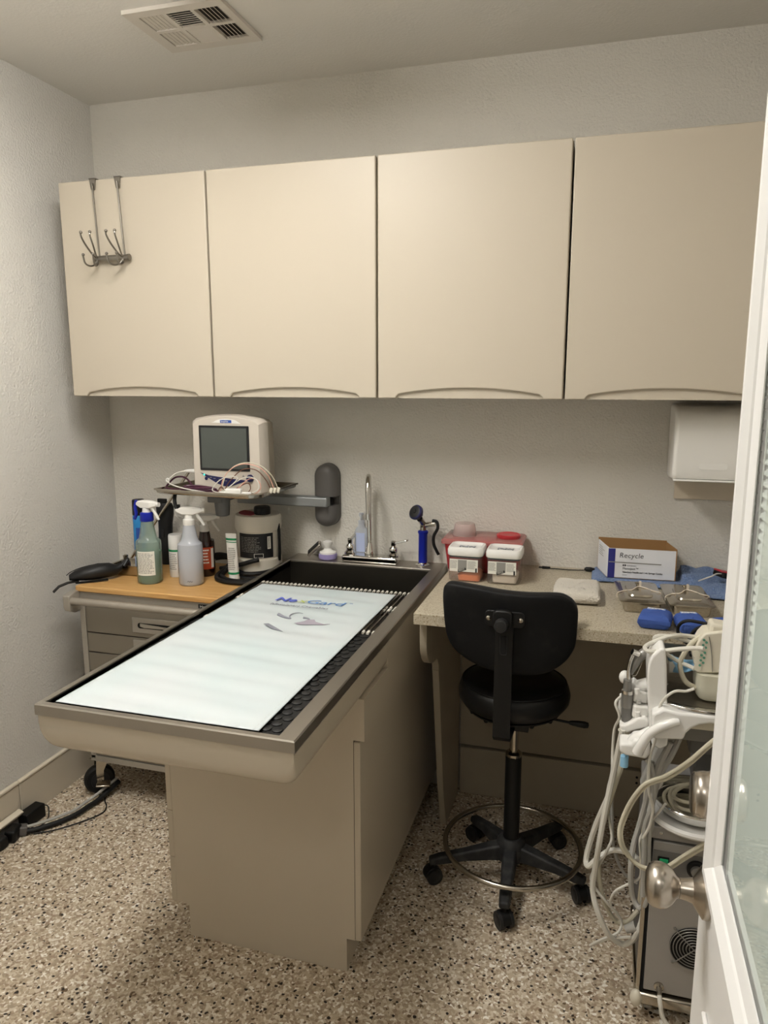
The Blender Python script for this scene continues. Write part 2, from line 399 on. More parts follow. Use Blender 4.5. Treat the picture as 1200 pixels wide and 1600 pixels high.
# ================================================================== THE SETTING
ZC = 2.647; XR = 2.56; YF = -2.47
def struct(name, mb, mats, label, cat, **k): return single(name, mb, mats, label, cat, loc=(0, 0, 0), kind='structure', **k)
struct('floor', MB().box(-.1, XR+.1, -4.3, .1, -.1, 0), 'floor_chips', 'beige flake floor with dark and pale chips', 'floor')
struct('ceiling', MB().box(-.1, XR+.1, -4.3, .1, ZC, ZC+.1), 'ceiling_paint', 'plain off-white ceiling above the cabinets', 'ceiling')
struct('wall_back', MB().box(-.1, XR+.1, 0, .1, 0, ZC), 'wall_paint', 'off-white textured wall behind the wall cabinets', 'wall')
struct('wall_left', MB().box(-.1, 0, -4.3, 0, 0, ZC), 'wall_paint_left', 'off-white textured wall left of the tool cart', 'wall')
struct('wall_right', MB().box(XR, XR+.1, -4.3, 0, 0, ZC), 'wall_paint', 'wall hidden behind the open white door', 'wall')
struct('wall_front', MB().box(0, 1.30, YF-.12, YF, 0, ZC).box(2.24, XR, YF-.12, YF, 0, ZC).box(1.30, 2.24, YF-.12, YF, 2.13, ZC), 'wall_paint', 'wall with the doorway, behind the viewer', 'wall')
struct('wall_hall', MB().box(-.1, XR+.1, -4.4, -4.3, 0, ZC), 'hall_paint', 'hall wall beyond the doorway, behind the viewer', 'wall')
mb = MB().box(1.30, 1.33, YF-.13, YF+.01, 0, 2.13).box(2.20, 2.24, YF-.13, YF+.01, 0, 2.13).box(1.33, 2.20, YF-.13, YF+.01, 2.10, 2.13)
struct('trim_1', mb, 'door_white', 'white jamb lining the doorway behind the viewer', 'trim', bev=.003)
# tiled base along the left wall
bb = thing('baseboard_left', 'tall beige tiled baseboard with pale cap along left wall', 'baseboard', (0, 0, 0), kind='structure')
ys = [0, -.68, -1.28, -1.88, -2.46]
for a, b2 in zip(ys, ys[1:]):
    part('tile', MB().box(.0005, .013, b2+.002, a-.002, 0, .150), 'base_tile', bb, bev=.002)
    part('cap_strip', MB().box(.0005, .017, b2+.001, a-.001, .151, .163), 'base_cap', bb, bev=.004)
bb = thing('baseboard_back', 'beige baseboard panel along the wall beneath the desk', 'baseboard', (0, 0, 0), kind='structure')
part('board', MB().box(1.512, 2.55, -.034, -.0005, 0, .192), 'laminate_panel', bb, bev=.003)
part('backing_panel', MB().box(1.512, 2.55, -.024, -.0005, .200, .885), 'laminate_panel', bb)
for x in (1.735, 2.165):
    for z in (.168, .146): part('screw_hole', MB().cyl((x, -.0335, z), (x, -.0352, z), .0045, n=10), 'gap_black', bb)

# ceiling light (above the frame of the photo) and an unseen hall fixture added for fill
for lb, x, y, a, c, zl, dm in (('long wraparound ceiling light above the wet table', 1.0, -1.46, .15, .54, 2.562, 'lamp_diffuser'), ('added square ceiling fill light, unseen in the hall behind the viewer', 1.6, -3.35, .28, .28, 2.617, 'hall_fill_diffuser')):
    t = thing('ceiling_light', lb, 'light', (x, y, zl), group='ceiling lights')
    part('housing', MB().box(x-a-.012, x+a+.012, y-c-.02, y+c+.02, 2.634, 2.6465), 'white_plastic', t)
    part('end_cap', MB().box(x-a-.004, x+a+.004, y-c-.02, y-c, zl-.002, 2.634), 'white_plastic', t)
    part('end_cap', MB().box(x-a-.004, x+a+.004, y+c, y+c+.02, zl-.002, 2.634), 'white_plastic', t)
    part('diffuser', MB().box(x-a, x+a, y-c+.001, y+c-.001, zl, 2.633), dm, t)

# ceiling vent
VX0, VX1, VY0, VY1 = .588, .905, -.622, -.352
t = thing('ceiling_vent', 'white square ceiling register with six louvred panels', 'vent', ((VX0+VX1)/2, (VY0+VY1)/2, ZC))
cw, rh = .078, .092
cxs = [VX0+.036+i*(cw+.012) for i in range(3)]; rys = [VY0+.033, VY0+.033+rh+.014]
fr = MB()
zt, zb = ZC-.0005, ZC-.012
xs = [VX0]+[q for c in cxs for q in (c, c+cw)]+[VX1]
for i in range(0, 8, 2): fr.box(xs[i], xs[i+1], VY0, VY1, zb, zt)
for i in range(1, 7, 2):
    fr.box(xs[i], xs[i+1], VY0, rys[0], zb, zt).box(xs[i], xs[i+1], rys[0]+rh, rys[1], zb, zt).box(xs[i], xs[i+1], rys[1]+rh, VY1, zb, zt)
part('face_frame', fr, 'vent_white', t)
part('duct_back', MB().box(VX0+.02, VX1-.02, VY0+.02, VY1-.02, ZC-.003, ZC-.0006), 'vent_dark', t)
for ci in range(3):
    for ri in range(2):
        x0, y0 = cxs[ci], rys[ri]
        if ci == 1:
            for k in range(8):
                y = y0+rh*(k+.5)/8; part('slat', MB().obox((x0+cw/2, y, ZC-.0075), (cw, .0105, .0012), ((.60 if ri == 0 else -.55), 0, 0)), 'vent_white', t)
        else:
            for k in range(6):
                x = x0+cw*(k+.5)/6; part('slat', MB().obox((x, y0+rh/2, ZC-.0075), (.0092, rh, .0012), (0, (-.30 if ci == 0 else .70), 0)), 'vent_white', t)
part('damper_lever', MB().obox((.585, -.47, ZC-.006), (.003, .04, .004)), 'gap_black', t)

# ------------------------------------------------------------------ open door
DX, DL, DH = 2.15, -1.655, 2.09
dr = thing('door_1', 'white half-glass door with enclosed blinds, swung open at right', 'door', (DX, DL, 0), kind='structure')
GY0, GY1, GZ0, GZ1 = DL-.115, DL-.70, 1.005, 1.93      # glass opening
part('leaf', MB().box(DX, DX+.044, DL-.081, DL, .01, DH).box(DX, DX+.044, DL-.81, DL-.732, .01, DH).box(DX, DX+.044, DL-.732, DL-.081, .01, GZ0-.034).box(DX, DX+.044, DL-.732, DL-.081, GZ1+.034, DH), 'door_white', dr)
def mould(s, x0, x1, o0, o1, y0, y1, z0, z1):     # picture-frame ring, outer inset o0..o1
    s.box(x0, x1, y0+o0, y0+o1, z0+o0, z1-o0).box(x0, x1, y1-o1, y1-o0, z0+o0, z1-o0).box(x0, x1, y0+o1, y1-o1, z0+o0, z0+o1).box(x0, x1, y0+o1, y1-o1, z1-o1, z1-o0); return s
for side in (0, 1):
    xa = DX if side == 0 else DX+.044; sg = -1 if side == 0 else 1
    def X(d): return (xa, xa+sg*d) if sg > 0 else (xa+sg*d, xa)
    fy0, fy1, fz0, fz1 = DL-.752, DL-.063, GZ0-.052, GZ1+.052
    loops = [[(xa+sg*h, fy0+o_, fz0+o_), (xa+sg*h, fy1-o_, fz0+o_), (xa+sg*h, fy1-o_, fz1-o_), (xa+sg*h, fy0+o_, fz1-o_)] for o_, h in ((0, -.001), (.0005, .0060), (.011, .0062), (.0125, .0030), (.0150, .0115), (.0265, .0120), (.0280, .0080), (.0300, .0155), (.0400, .0155), (.0500, .0085), (.0520, .0060), (.060, .0035), (.066, .0008), (.066, -.0008), (.03, -.0010))]
    part('lite_frame', MB().loft(loops, cap0=False, cap1=False), 'door_white', dr, angle=12)
    xg = DX+.001 if side == 0 else DX+.040
    part('glass_pane', MB().quad((xg, GY1-.02, GZ0-.02), (xg, GY0+.02, GZ0-.02), (xg, GY0+.02, GZ1+.02), (xg, GY1-.02, GZ1+.02)), 'door_glass', dr)
sl = None
nsl = int((GZ1-GZ0+.02)/.0118)
for i in range(nsl):
    z = GZ0-.008+i*.0118
    if sl is None:
        m0 = MB().obox((0, 0, 0), (.0135, GY0-GY1+.058, .0008), (0, -.95, 0))
        sl = part('blind_slat', m0, 'blind_white', dr, world=False); o = sl
    else:
        o = sl.copy(); COL.objects.link(o)
    o.location = (.010, (GY0+GY1)/2-DL, z)
part('blind_cord', MB().cyl((DX+.0035, GY0-.03, GZ0), (DX+.0035, GY0-.03, GZ1), .0008, n=6).cyl((DX+.0035, GY1+.06, GZ0), (DX+.0035, GY1+.06, GZ1), .0008, n=6), 'blind_white', dr)
for y0, y1 in ((DL-.37, DL-.115), (DL-.70, DL-.44)):
    part('raised_panel', mould(MB(), DX-.006, DX, 0, .022, y0, y1, .22, .80).box(DX-.004, DX, y0+.05, y1-.05, .27, .75), 'door_white', dr, bev=.004)
kn = part('knob', MB().lathe([(.001, .030), (.0112, .030), (.0115, .035), (.0145, .040), (.0225, .0455), (.0275, .052), (.0295, .060), (.0285, .069), (.0245, .0755), (.015, .079), (.0005, .080)], (DX, DL-.06, .93), 40, Matrix.Rotation(-PI/2, 3, 'Y')), 'nickel', dr)
part('rosette', MB().lathe([(.033, .0), (.034, .003), (.033, .008), (.026, .013), (.016, .020), (.0135, .030), (.013, .036)], (DX, DL-.06, .93), 40, Matrix.Rotation(-PI/2, 3, 'Y')), 'nickel', kn)
part('deadbolt', MB().lathe([(.031, 0), (.0315, .008), (.030, .0105), (.0295, .013), (.030, .016), (.0285, .023), (.0275, .0245), (.0275, .028), (.024, .031), (.0005, .0315)], (DX, DL-.06, 1.07), 40, Matrix.Rotation(-PI/2, 3, 'Y')), 'nickel', dr)
part('latch_plate', MB().box(DX+.010, DX+.034, DL-.0005, DL+.0008, .90, .96), 'nickel', dr)

# ================================================================== WALL CABINETS
CX = [.101, .682, 1.274, 1.865, 2.456]; CZ0, CZ1, CY = 1.536, 2.276, -.345
clab = ['beige wall cabinet at the left end, with the hook rack on its door', 'beige wall cabinet above the monitor, second from the left wall', 'beige wall cabinet above faucet and sprayer, third from left wall', 'beige wall cabinet above the towel dispenser, half behind the open door']
for i in range(4):
    a, b2 = CX[i]+.0012, CX[i+1]-.0012
    t = thing('wall_cabinet', clab[i], 'cabinet', ((a+b2)/2, -.16, CZ0), group='wall cabinets in a row')
    part('body', MB().box(a+.001, b2-.001, CY+.022, -.001, CZ0+.002, CZ1-.003), 'laminate', t)
    poly = [(a+.002, CZ0), (a+.062, CZ0)]
    n0, n1 = a+.066, b2-.066
    poly += [(n0-.003, CZ0+.006), (n0+.006, CZ0+.014)]
    for k in range(1, 20):
        u = k/20; poly.append((n0+.006+(n1-n0-.012)*u, CZ0+.014+.019*(1-(2*u-1)**2)))
    poly += [(n1-.006, CZ0+.014), (n1+.003, CZ0+.006), (b2-.062, CZ0), (b2-.002, CZ0), (b2-.002, CZ1), (a+.002, CZ1)]
    d = part('cabinet_door', MB().prism(poly, 'xz', CY, CY+.020), 'laminate', t, bev=.004, seg=3)
    part('pull_recess', MB().box(n0-.01, n1+.01, CY+.0105, CY+.0205, CZ0+.001, CZ0+.036), 'laminate', d)

# hook rack hung over the first cabinet door
t = thing('hook_rack', 'metal over-the-door rack with curled coat hooks', 'hook rack', (.31, -.36, 2.0))
for x, xb in ((.250, .263), (.350, .366)):
    part('hanger_strap', MB().prism([(x-.013, 2.279), (x+.013, 2.279), (x+.008, 2.242), (x-.006, 2.242)], 'xz', -.352, -.348).box(x-.013, x+.013, -.352, -.318, 2.277, 2.2795), 'hook_steel', t)
    part('hanger_rod', MB().tube([(x+.001, -.354, 2.262), (xb, -.356, 2.02)], .0032, 8, sub=1), 'hook_steel', t)
part('cross_bar', MB().cyl((.250, -.362, 2.012), (.385, -.362, 2.012), .0095, n=16).lathe([(.0005, -.004), (.011, -.003), (.011, .003), (.0005, .004)], (.386, -.362, 2.012), 16, Matrix.Rotation(PI/2, 3, 'Y')).lathe([(.0005, -.004), (.011, -.003), (.011, .003), (.0005, .004)], (.249, -.362, 2.012), 16, Matrix.Rotation(PI/2, 3, 'Y')), 'hook_steel', t)
for xr, spl in ((.262, ((-.012, -.024), (.024, .016))), (.366, ((-.016, -.034), (.018, .006)))):
    for du, dl in spl:
        h = part('hook', MB().tube([(xr, -.366, 2.012), (xr+du*.35, -.385, 2.022), (xr+du*.8, -.412, 2.05), (xr+du, -.43, 2.075), (xr+du, -.43, 2.086)], .0031, 8)
             .tube([(xr, -.366, 2.012), (xr+dl*.25, -.372, 1.992), (xr+dl*.6, -.39, 1.984), (xr+dl*.9, -.405, 1.992), (xr+dl, -.41, 2.012), (xr+dl, -.41, 2.017)], .0031, 8), 'hook_steel', t)
        part('hook_tip', MB().sphere((xr+du, -.43, 2.088), .0055, 12).sphere((xr+dl, -.41, 2.019), .0055, 12), 'hook_steel', h)

# ================================================================== WET TABLE (tub on a cabinet)
TX0, TX1, TYF, TH = .835, 1.443, -1.451, .911
wt = thing('wet_table', 'long stainless tub table on a beige drawer cabinet base', 'exam table', (1.14, -.7, 0))
r_ = .034
def shell_ring(y, zb, inset=0):
    x0, x1 = TX0+.004+inset, TX1-.004-inset; P = []
    for cx, cz, a in ((x1-r_, zb+r_, -PI/2), (x0+r_, zb+r_, PI)):
        for k in range(7):
            th = a+PI/2*k/6; P.append((cx+r_*math.cos(th), y, cz+r_*math.sin(th)))
        if a == -PI/2: P += [(x1, y, .885), (x0, y, .885)]
    return P
rings = []
for k in range(7):
    th = PI/2*k/6; rings.append(shell_ring(TYF+.004+r_*(1-math.sin(th)), .800+r_*(1-math.cos(th)) if k < 7 else .8))
rings = [shell_ring(TYF+.004+r_*(1-math.sin(PI/2*(6-k)/6)), .800+r_*(1-math.sin(PI/2*k/6))) for k in range(7)]
rings.append(shell_ring(-.785, .800))
part('apron_shell', MB().loft(rings), 'laminate_base', wt)
def rimloop(o0, oF, oR, oB, z): return [(TX0+o0, TYF+oF, z), (TX1-oR, TYF+oF, z), (TX1-oR, -.0006-oB, z), (TX0+o0, -.0006-oB, z)]
part('rim', MB().loft([rimloop(0, 0, 0, 0, .885), rimloop(0, 0, 0, 0, TH-.003), rimloop(.0025, .0025, .0025, 0, TH), rimloop(.012, .015, .038, .103, TH), rimloop(.014, .017, .040, .105, TH-.002), rimloop(.014, .017, .040, .105, .885)], closed=True), 'steel_rim', wt, angle=30)
BX0, BX1 = TX0+.014, TX1-.040
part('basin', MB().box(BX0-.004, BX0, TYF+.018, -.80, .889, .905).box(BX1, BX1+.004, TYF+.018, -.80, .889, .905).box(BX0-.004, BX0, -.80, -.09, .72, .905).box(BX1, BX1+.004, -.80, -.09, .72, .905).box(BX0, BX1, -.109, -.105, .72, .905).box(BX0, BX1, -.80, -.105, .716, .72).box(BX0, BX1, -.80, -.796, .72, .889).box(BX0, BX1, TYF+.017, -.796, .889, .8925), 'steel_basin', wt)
part('side_shell', MB().box(TX0+.004, TX0+.010, -.785, -.001, .69, .885), 'laminate_base', wt)
KP = [(.902, 0), (1.385, 0), (1.385, .102), (1.409, .102), (1.409, .800), (.864, .800), (.864, .102), (.902, .102)]
part('cabinet_end_panel', MB().prism(KP, 'xz', -1.004, -.986), 'laminate_base', wt)
part('cabinet_body', MB().box(.866, 1.407, -.986, -.01, .102, .71), 'laminate_base', wt)
part('kick_plate', MB().box(.904, 1.383, -.986, -.01, 0, .102), 'laminate_base', wt)
for z0, z1 in ((.102, .2425), (.2455, .390), (.393, .797)):
    part('drawer_front', MB().box(.846, .864, -1.004, -.50, z0, z1), 'laminate_base', wt, bev=.002)
    part('drawer_front', MB().box(.846, .864, -.497, -.012, z0, z1), 'laminate_base', wt, bev=.002)
part('cabinet_door', MB().box(1.4095, 1.427, -1.004, -.012, .102, .681), 'laminate_base', wt, bev=.002)
part('top_panel', MB().box(1.409, TX1-.004, -.790, -.002, .686, .885).box(1.409, TX1-.004, -1.004, -.790, .686, .801), 'laminate_base', wt)
part('cabinet_gap', MB().box(1.4075, 1.4093, -1.0035, -.02, .105, .68), 'gap_black', wt)
part('cabinet_gap', MB().box(.8642, .8658, -1.0035, -.02, .105, .795), 'gap_black', wt)
part('drain', MB().lathe([(.0005, .7205), (.038, .7205), (.042, .7225), (.036, .7215), (.0005, .7212)], (1.12, -.30, 0), 24), 'chrome', wt)
# rod grates over the basin well
def grate(y0, y1, lab):
    t = thing('rod_grate', lab, 'grate', (1.125, (y0+y1)/2, .886), group='steel rod grates over the tub')
    nr = 36; first = None
    for i in range(nr):
        x = BX0+.012+(BX1-BX0-.024)*i/(nr-1)
        if first is None:
            m0 = MB(); L2 = (y1-y0)/2
            m0.tube([(0, -L2+.004, .002), (0, -L2+.012, .007), (0, L2-.012, .007), (0, L2-.004, .002)], .0032, 6, sub=1)
            m0.cm = 1
            m0.cyl((0, -L2, .0065), (0, -L2+.016, .0072), .0044, n=8).cyl((0, L2-.016, .0072), (0, L2, .0065), .0044, n=8)
            first = part('rod', m0, ['rod_steel', 'rubber_tip'], t, world=False); o = first
        else: o = first.copy(); COL.objects.link(o)
        o.location = (x-1.125, 0, 0)
    part('cross_bar', MB().box(BX0+.001, BX1-.001, y0+.02, y0+.026, .882, .8895).box(BX0+.001, BX1-.001, y1-.026, y1-.02, .882, .8895), 'rod_steel', t)
grate(-.545, -.365, 'steel rod grate with white tips, next to the open sink')
grate(-.778, -.556, 'steel rod grate with white tips, next to the black rubber mat')
# black rubber mat with round bumps
mb = MB().box(BX0+.002, BX1-.002, TYF+.019, -.797, .893, .8965)
for j in range(24):
    for i in range(21):
        x = BX0+.014+i*.0252+(.0126 if j % 2 else 0); y = TYF+.034+j*.0262
        if x > BX1-.012: continue
        mb.lathe([(.0118, .8965), (.0118, .8985), (.009, .8997), (.001, .9)], (x, y, 0), 10)
single('rubber_mat', mb, 'rubber_mat', 'black rubber mat with round bumps under the printed sheet', 'mat')
# printed white vinyl sheet
def wr(x, y):
    s = .0011*math.sin(y*31+2.3*math.sin(x*5))+.0009*math.sin(y*57+x*7)+.0006*math.sin(y*93+x*11+1)
    e = min(1, min(abs(y+1.422), abs(y+.43))/.05)
    e *= max(0, min(1, min(x-.866, 1.350-x)/.06))
    return s*e
def sheet(u, v):
    y = -1.418+(-.430+1.418)*v; x0 = .8625+.023*v; x1 = 1.351+.012*v
    x = x0+(x1-x0)*u; return (x, y, .9045+wr(x, y))
t = thing('printed_sheet', 'white vinyl sheet with blue printed lettering on the tub table', 'sheet', (1.11, -.92, .903))
part('sheet', MB().grid(sheet, 60, 150), 'mat_vinyl', t, solid=.0012)
def fl(x, y, off=.0013): return (x, y, .9045+wr(x, y)+off)
st = MB()
for f in (0, 1):
    for k in range(60):
        a, b2 = k/60, (k+.62)/60
        if f: st.add([fl(*sheet(.975, a)[:2]), fl(*sheet(.9765, a)[:2]), fl(*sheet(.9765, b2)[:2]), fl(*sheet(.975, b2)[:2])], [(0, 1, 2, 3)])
        else: st.add([fl(*sheet(.025, a)[:2]), fl(*sheet(.0265, a)[:2]), fl(*sheet(.0265, b2)[:2]), fl(*sheet(.025, b2)[:2])], [(0, 1, 2, 3)])
part('stitching', st, 'stitch_grey', t, kind='stuff')
zt = .9082
def lay(x, y): return frame((x, y, zt), (1, 0, 0), (0, 1, 0))
text('Ne', .050, lay(1.010, -.603), 'ink_indigo', t, shear=.15, offset=.0012, sx=1.12, extrude=.0002)
text('x', .050, lay(1.088, -.603), 'ink_green', t, shear=.15, sx=1.1, extrude=.0002)
text('Gard', .050, lay(1.113, -.603), 'ink_blue', t, shear=.15, sx=1.22, extrude=.0002)
text('TM', .008, lay(1.252, -.575), 'ink_blue', t, extrude=.0002)
text('(afoxolaner) Chewables', .0235, lay(1.014, -.647), 'ink_grey', t, extrude=.0002, sx=.85)
def stroke(pts, w0, w1=None, n=6):
    return MB().tube([(x, y, zt-.0002) for x, y in pts], (lambda s: w0+(w0*.25-w0)*s), n)
part('print_figure', stroke([(1.085, -.735), (1.105, -.748), (1.125, -.756), (1.135, -.757)], .006), 'ink_grey', t)
part('print_figure', stroke([(1.132, -.757), (1.121, -.735), (1.122, -.715), (1.135, -.702), (1.150, -.704)], .0025), 'ink_grey', t)
part('print_figure', MB().prism([(1.160, -.792), (1.180, -.770), (1.185, -.752), (1.205, -.748), (1.215, -.765), (1.245, -.778), (1.262, -.772), (1.245, -.784), (1.215, -.790), (1.180, -.800)], 'xy', zt-.0008, zt), 'ink_pale', t)
part('print_figure', stroke([(1.168, -.742), (1.182, -.744), (1.190, -.748)], .004), 'ink_grey', t)
part('print_figure', MB().prism([(1.078, -.822), (1.090, -.815), (1.125, -.842), (1.158, -.868), (1.118, -.853)], 'xy', zt-.0008, zt), 'ink_grey', t)

# ================================================================== DESK
t = thing('desk', 'speckled beige laminate desk with a curved side panel', 'desk', (2.0, -.33, 0))
part('desk_top', MB().box(1.482, XR-.002, -.669, -.0005, .894, .928), 'desk_laminate', t, bev=.0015)
LP = [(-.04, 0), (-.262, 0), (-.325, .18), (-.398, .528), (-.428, .66)]
for k in range(7): th = PI/2*k/6; LP.append((-.428-.0-.05*(1-math.cos(th)), .66+.055*math.sin(th)))
for k in range(9): th = PI/2*k/8; LP.append((-.478-.128*math.sin(th), .715+.10*(1-math.cos(th))))
LP += [(-.608, .893), (-.04, .893)]
part('side_panel', MB().prism(LP, 'yz', 1.486, 1.508), 'laminate_panel', t, bev=.0015)

# ================================================================== STOOL
SX, SY = 1.765, -.487
t = thing('drafting_stool', 'black drafting stool with curved backrest and chrome foot ring', 'stool', (SX, SY, 0))
ctr = [(1.775, -.715), (1.528, -.575), (1.990, -.540), (1.622, -.315), (1.902, -.275)]
part('hub', MB().lathe([(.030, .070), (.046, .078), (.050, .105), (.044, .135), (.032, .150), (.0295, .150)], (SX, SY, 0), 28), 'dusty_leg', t)
for i, (cx, cy) in enumerate(ctr):
    d = Vector((cx-SX, cy-SY, 0)); ln = d.length; d.normalize(); nrm = Vector((-d.y, d.x, 0)); R = []
    for s_, hw, z0, z1 in ((.02, .026, .078, .132), (.07, .024, .080, .124), (.15, .020, .078, .108), (ln-.02, .019, .068, .094), (ln+.012, .016, .066, .086)):
        c = Vector((SX, SY, 0))+d*s_
        R.append([c-nrm*hw+Vector((0, 0, z0)), c+nrm*hw+Vector((0, 0, z0)), c+nrm*hw*.8+Vector((0, 0, z1)), c-nrm*hw*.8+Vector((0, 0, z1))])
    lg = part('leg', MB().loft(R), 'dusty_leg', t, bev=.006, seg=3)
    a = (.6, 2.2, 3.6, 1.0, 5.2)[i]; ax = Vector((math.cos(a), math.sin(a), 0)); c = Vector((cx, cy, .0265))
    cs = part('caster', MB().cyl((cx, cy, .04), (cx, cy, .07), .007, n=12).loft([[c+ax*s_*.024 + Vector((0, 0, .0)) + (ax.cross(Vector((0, 0, 1)))*math.cos(th)+Vector((0, 0, 1))*math.sin(th))*rr for th in [PI*k/10 for k in range(11)]] for s_, rr in ((-.6, .024), (-.5, .0285), (.5, .0285), (.6, .024))]), 'plastic_black', lg)
    for s_ in (-1, 1):
        part('wheel', MB().cyl(c+ax*s_*.006, c+ax*s_*.022, .0262, n=24).cyl(c+ax*s_*.022, c+ax*s_*.0235, .018, .016, n=20), 'plastic_dark', cs)
rg = MB(); rg.tube([(SX+.004+.216*math.cos(2*PI*k/48), SY+.004+.216*math.sin(2*PI*k/48), .120) for k in range(48)], .0085, 10, closed=True, sub=1)
part('foot_ring', rg, 'chrome_worn', t)
part('gas_column', MB().cyl((SX, SY, .150), (SX, SY, .432), .0255, n=24), 'plastic_black', t)
part('piston', MB().cyl((SX, SY, .432), (SX, SY, .56), .0125, n=20).lathe([(.0255, .430), (.0255, .440), (.018, .446), (.0125, .446)], (SX, SY, 0), 20), 'chrome_worn', t)
part('seat', MB().lathe([(.02, .602), (.13, .602), (.155, .610), (.169, .630), (.171, .650), (.165, .672), (.150, .686), (.11, .692), (.05, .690), (.001, .689)], (SX-.006, SY, 0), 48), 'vinyl_black', t)
part('seat_piping', MB().tube([(SX-.006+.158*math.cos(2*PI*k/48), SY+.158*math.sin(2*PI*k/48), .682) for k in range(48)], .003, 6, closed=True, sub=1), 'vinyl_black', t)
mb = MB().lathe([(.10, .592), (.145, .596), (.148, .602), (.02, .602)], (SX-.006, SY, 0), 32).box(SX-.05, SX+.05, SY-.10, SY+.08, .562, .595)
for k in range(12):
    th = 2*PI*k/12; mb.sphere((SX-.006+.135*math.cos(th), SY+.135*math.sin(th), .592), .008, 8)
part('seat_plate', mb, 'plastic_black', t)
lv = part('lever', MB().tube([(SX+.04, SY-.01, .578), (SX+.13, SY-.02, .576), (SX+.17, SY-.025, .575)], .004, 8, sub=1), 'plastic_black', t)
part('lever_grip', MB().lathe([(.005, 0), (.007, .006), (.0095, .025), (.0105, .045), (.008, .056), (.001, .058)], (SX+.165, SY-.0245, .575), 14, Matrix.Rotation(PI/2+.03, 3, 'Y') ), 'plastic_black', lv)
px_, py_ = 1.752, -.722
pb = part('back_post', MB().loft([[(px_-.0245, y-.003, z-.0), (px_+.0245, y-.003, z), (px_+.0245, y+.004, z+.001), (px_-.0245, y+.004, z+.001)] for y, z in ((-.40, .570), (-.62, .572), (-.70, .585), (-.722, .605), (py_, .66), (py_, .90), (py_, .955))]), 'plastic_black', t, bev=.0015)
part('post_slot', MB().prism(rrect(px_-.008, px_+.008, .855, .905, .0075), 'xz', py_-.0045, py_-.003), 'gap_black', pb)
part('slot_edge', MB().tube([(px_-.0095, py_-.004, .905), (px_-.0095, py_-.004, .86), (px_-.006, py_-.004, .852), (px_+.006, py_-.004, .852), (px_+.0095, py_-.004, .86), (px_+.0095, py_-.004, .905)], .0016, 6, sub=2), 'plastic_dark', pb)
OUT = [(245, 145), (262, 122), (300, 112), (440, 118), (590, 131), (740, 134), (880, 130), (935, 142), (975, 172), (997, 220), (1000, 290), (995, 400), (975, 455), (940, 505), (880, 552), (810, 580), (700, 592), (600, 590), (500, 576), (400, 543), (320, 495), (280, 445), (258, 380), (246, 280), (241, 200)]
ol = [((x-620)*.00049, 1.034-(y-112)*.00051) for x, y in OUT]
def smooth_loop(P, sub=3):
    Q = []; k = len(P)
    for i in range(k):
        a, b2, c, d = [Vector(P[(i+j) % k]) for j in (-1, 0, 1, 2)]
        for s_ in range(sub):
            q = s_/sub; Q.append(.5*((2*b2)+(c-a)*q+(2*a-5*b2+4*c-d)*q*q+(3*b2-a-3*c+d)*q**3))
    return [(p[0], p[1]) for p in Q]
ol = smooth_loop(ol)
zc_ = .92
def bk(u, v, sc, off):
    u *= sc; v = zc_+(v-zc_)*sc; return (1.758+u, -.712+.75*u*u+off+.10*(v-zc_)*-.3, v)
def slab(prof): return MB().loft([[bk(u, v, sc, off) for u, v in ol] for sc, off in prof])
part('backrest', slab([(.02, -.004), (.4, -.004), (.75, -.004), (.93, -.0035), (.98, -.001), (1.0, .003), (1.0, .010), (.985, .013)]), 'dusty_black', t, label='dusty black plastic back shell')
part('back_cushion', slab([(.985, .0135), (1.0, .018), (1.0, .03), (.985, .040), (.93, .048), (.75, .053), (.4, .055), (.02, .055)]), 'fabric_black', t)
bp = part('back_bracket', MB().prism(rrect(1.698, 1.806, .930, .975, .012), 'xz', -.7235, -.717), 'plastic_black', t, bev=.002)
part('bracket_body', MB().prism(rrect(1.722, 1.774, .925, .982, .014), 'xz', -.745, -.723), 'plastic_black', bp, bev=.004)
for x in (1.708, 1.796): part('bolt', MB().lathe([(.0065, .0), (.0065, .002), (.003, .0045), (.0005, .0045)], (x, -.7235, .953), 12, Matrix.Rotation(PI/2, 3, 'X')), 'chrome_worn', bp)
part('adjust_knob', MB().lathe([(.018, 0), (.019, .004), (.019, .022), (.016, .028), (.009, .029), (.0005, .029)], (1.748, -.744, .945), 12, Matrix.Rotation(PI/2, 3, 'X')), 'plastic_dark', bp)

# ================================================================== PAPER TOWEL DISPENSER
t = thing('towel_dispenser', 'off-white plastic paper towel dispenser under the right wall cabinet', 'dispenser', (2.31, 0, 1.2))
x0, x1 = 2.198, 2.43
prof = [(-.001, 1.275), (-.04, 1.272), (-.19, 1.284), (-.212, 1.291), (-.219, 1.305), (-.216, 1.470), (-.205, 1.490), (-.15, 1.512), (-.001, 1.518)]
part('cover', MB().prism(prof, 'yz', x0, x1), 'white_plastic', t, bev=.012, seg=4)
part('window_slot', MB().prism(rrect(2.275, 2.355, 1.322, 1.340, .006), 'xz', -.2196, -.2188), 'white_plastic', t)
part('lower_lip', MB().box(x0+.004, x1-.004, -.217, -.03, 1.283, 1.289), 'white_plastic', t, bev=.002)
part('back_plate', MB().box(2.226, 2.42, -.012, -.0005, 1.197, 1.274), 'plate_tan', t, bev=.001)

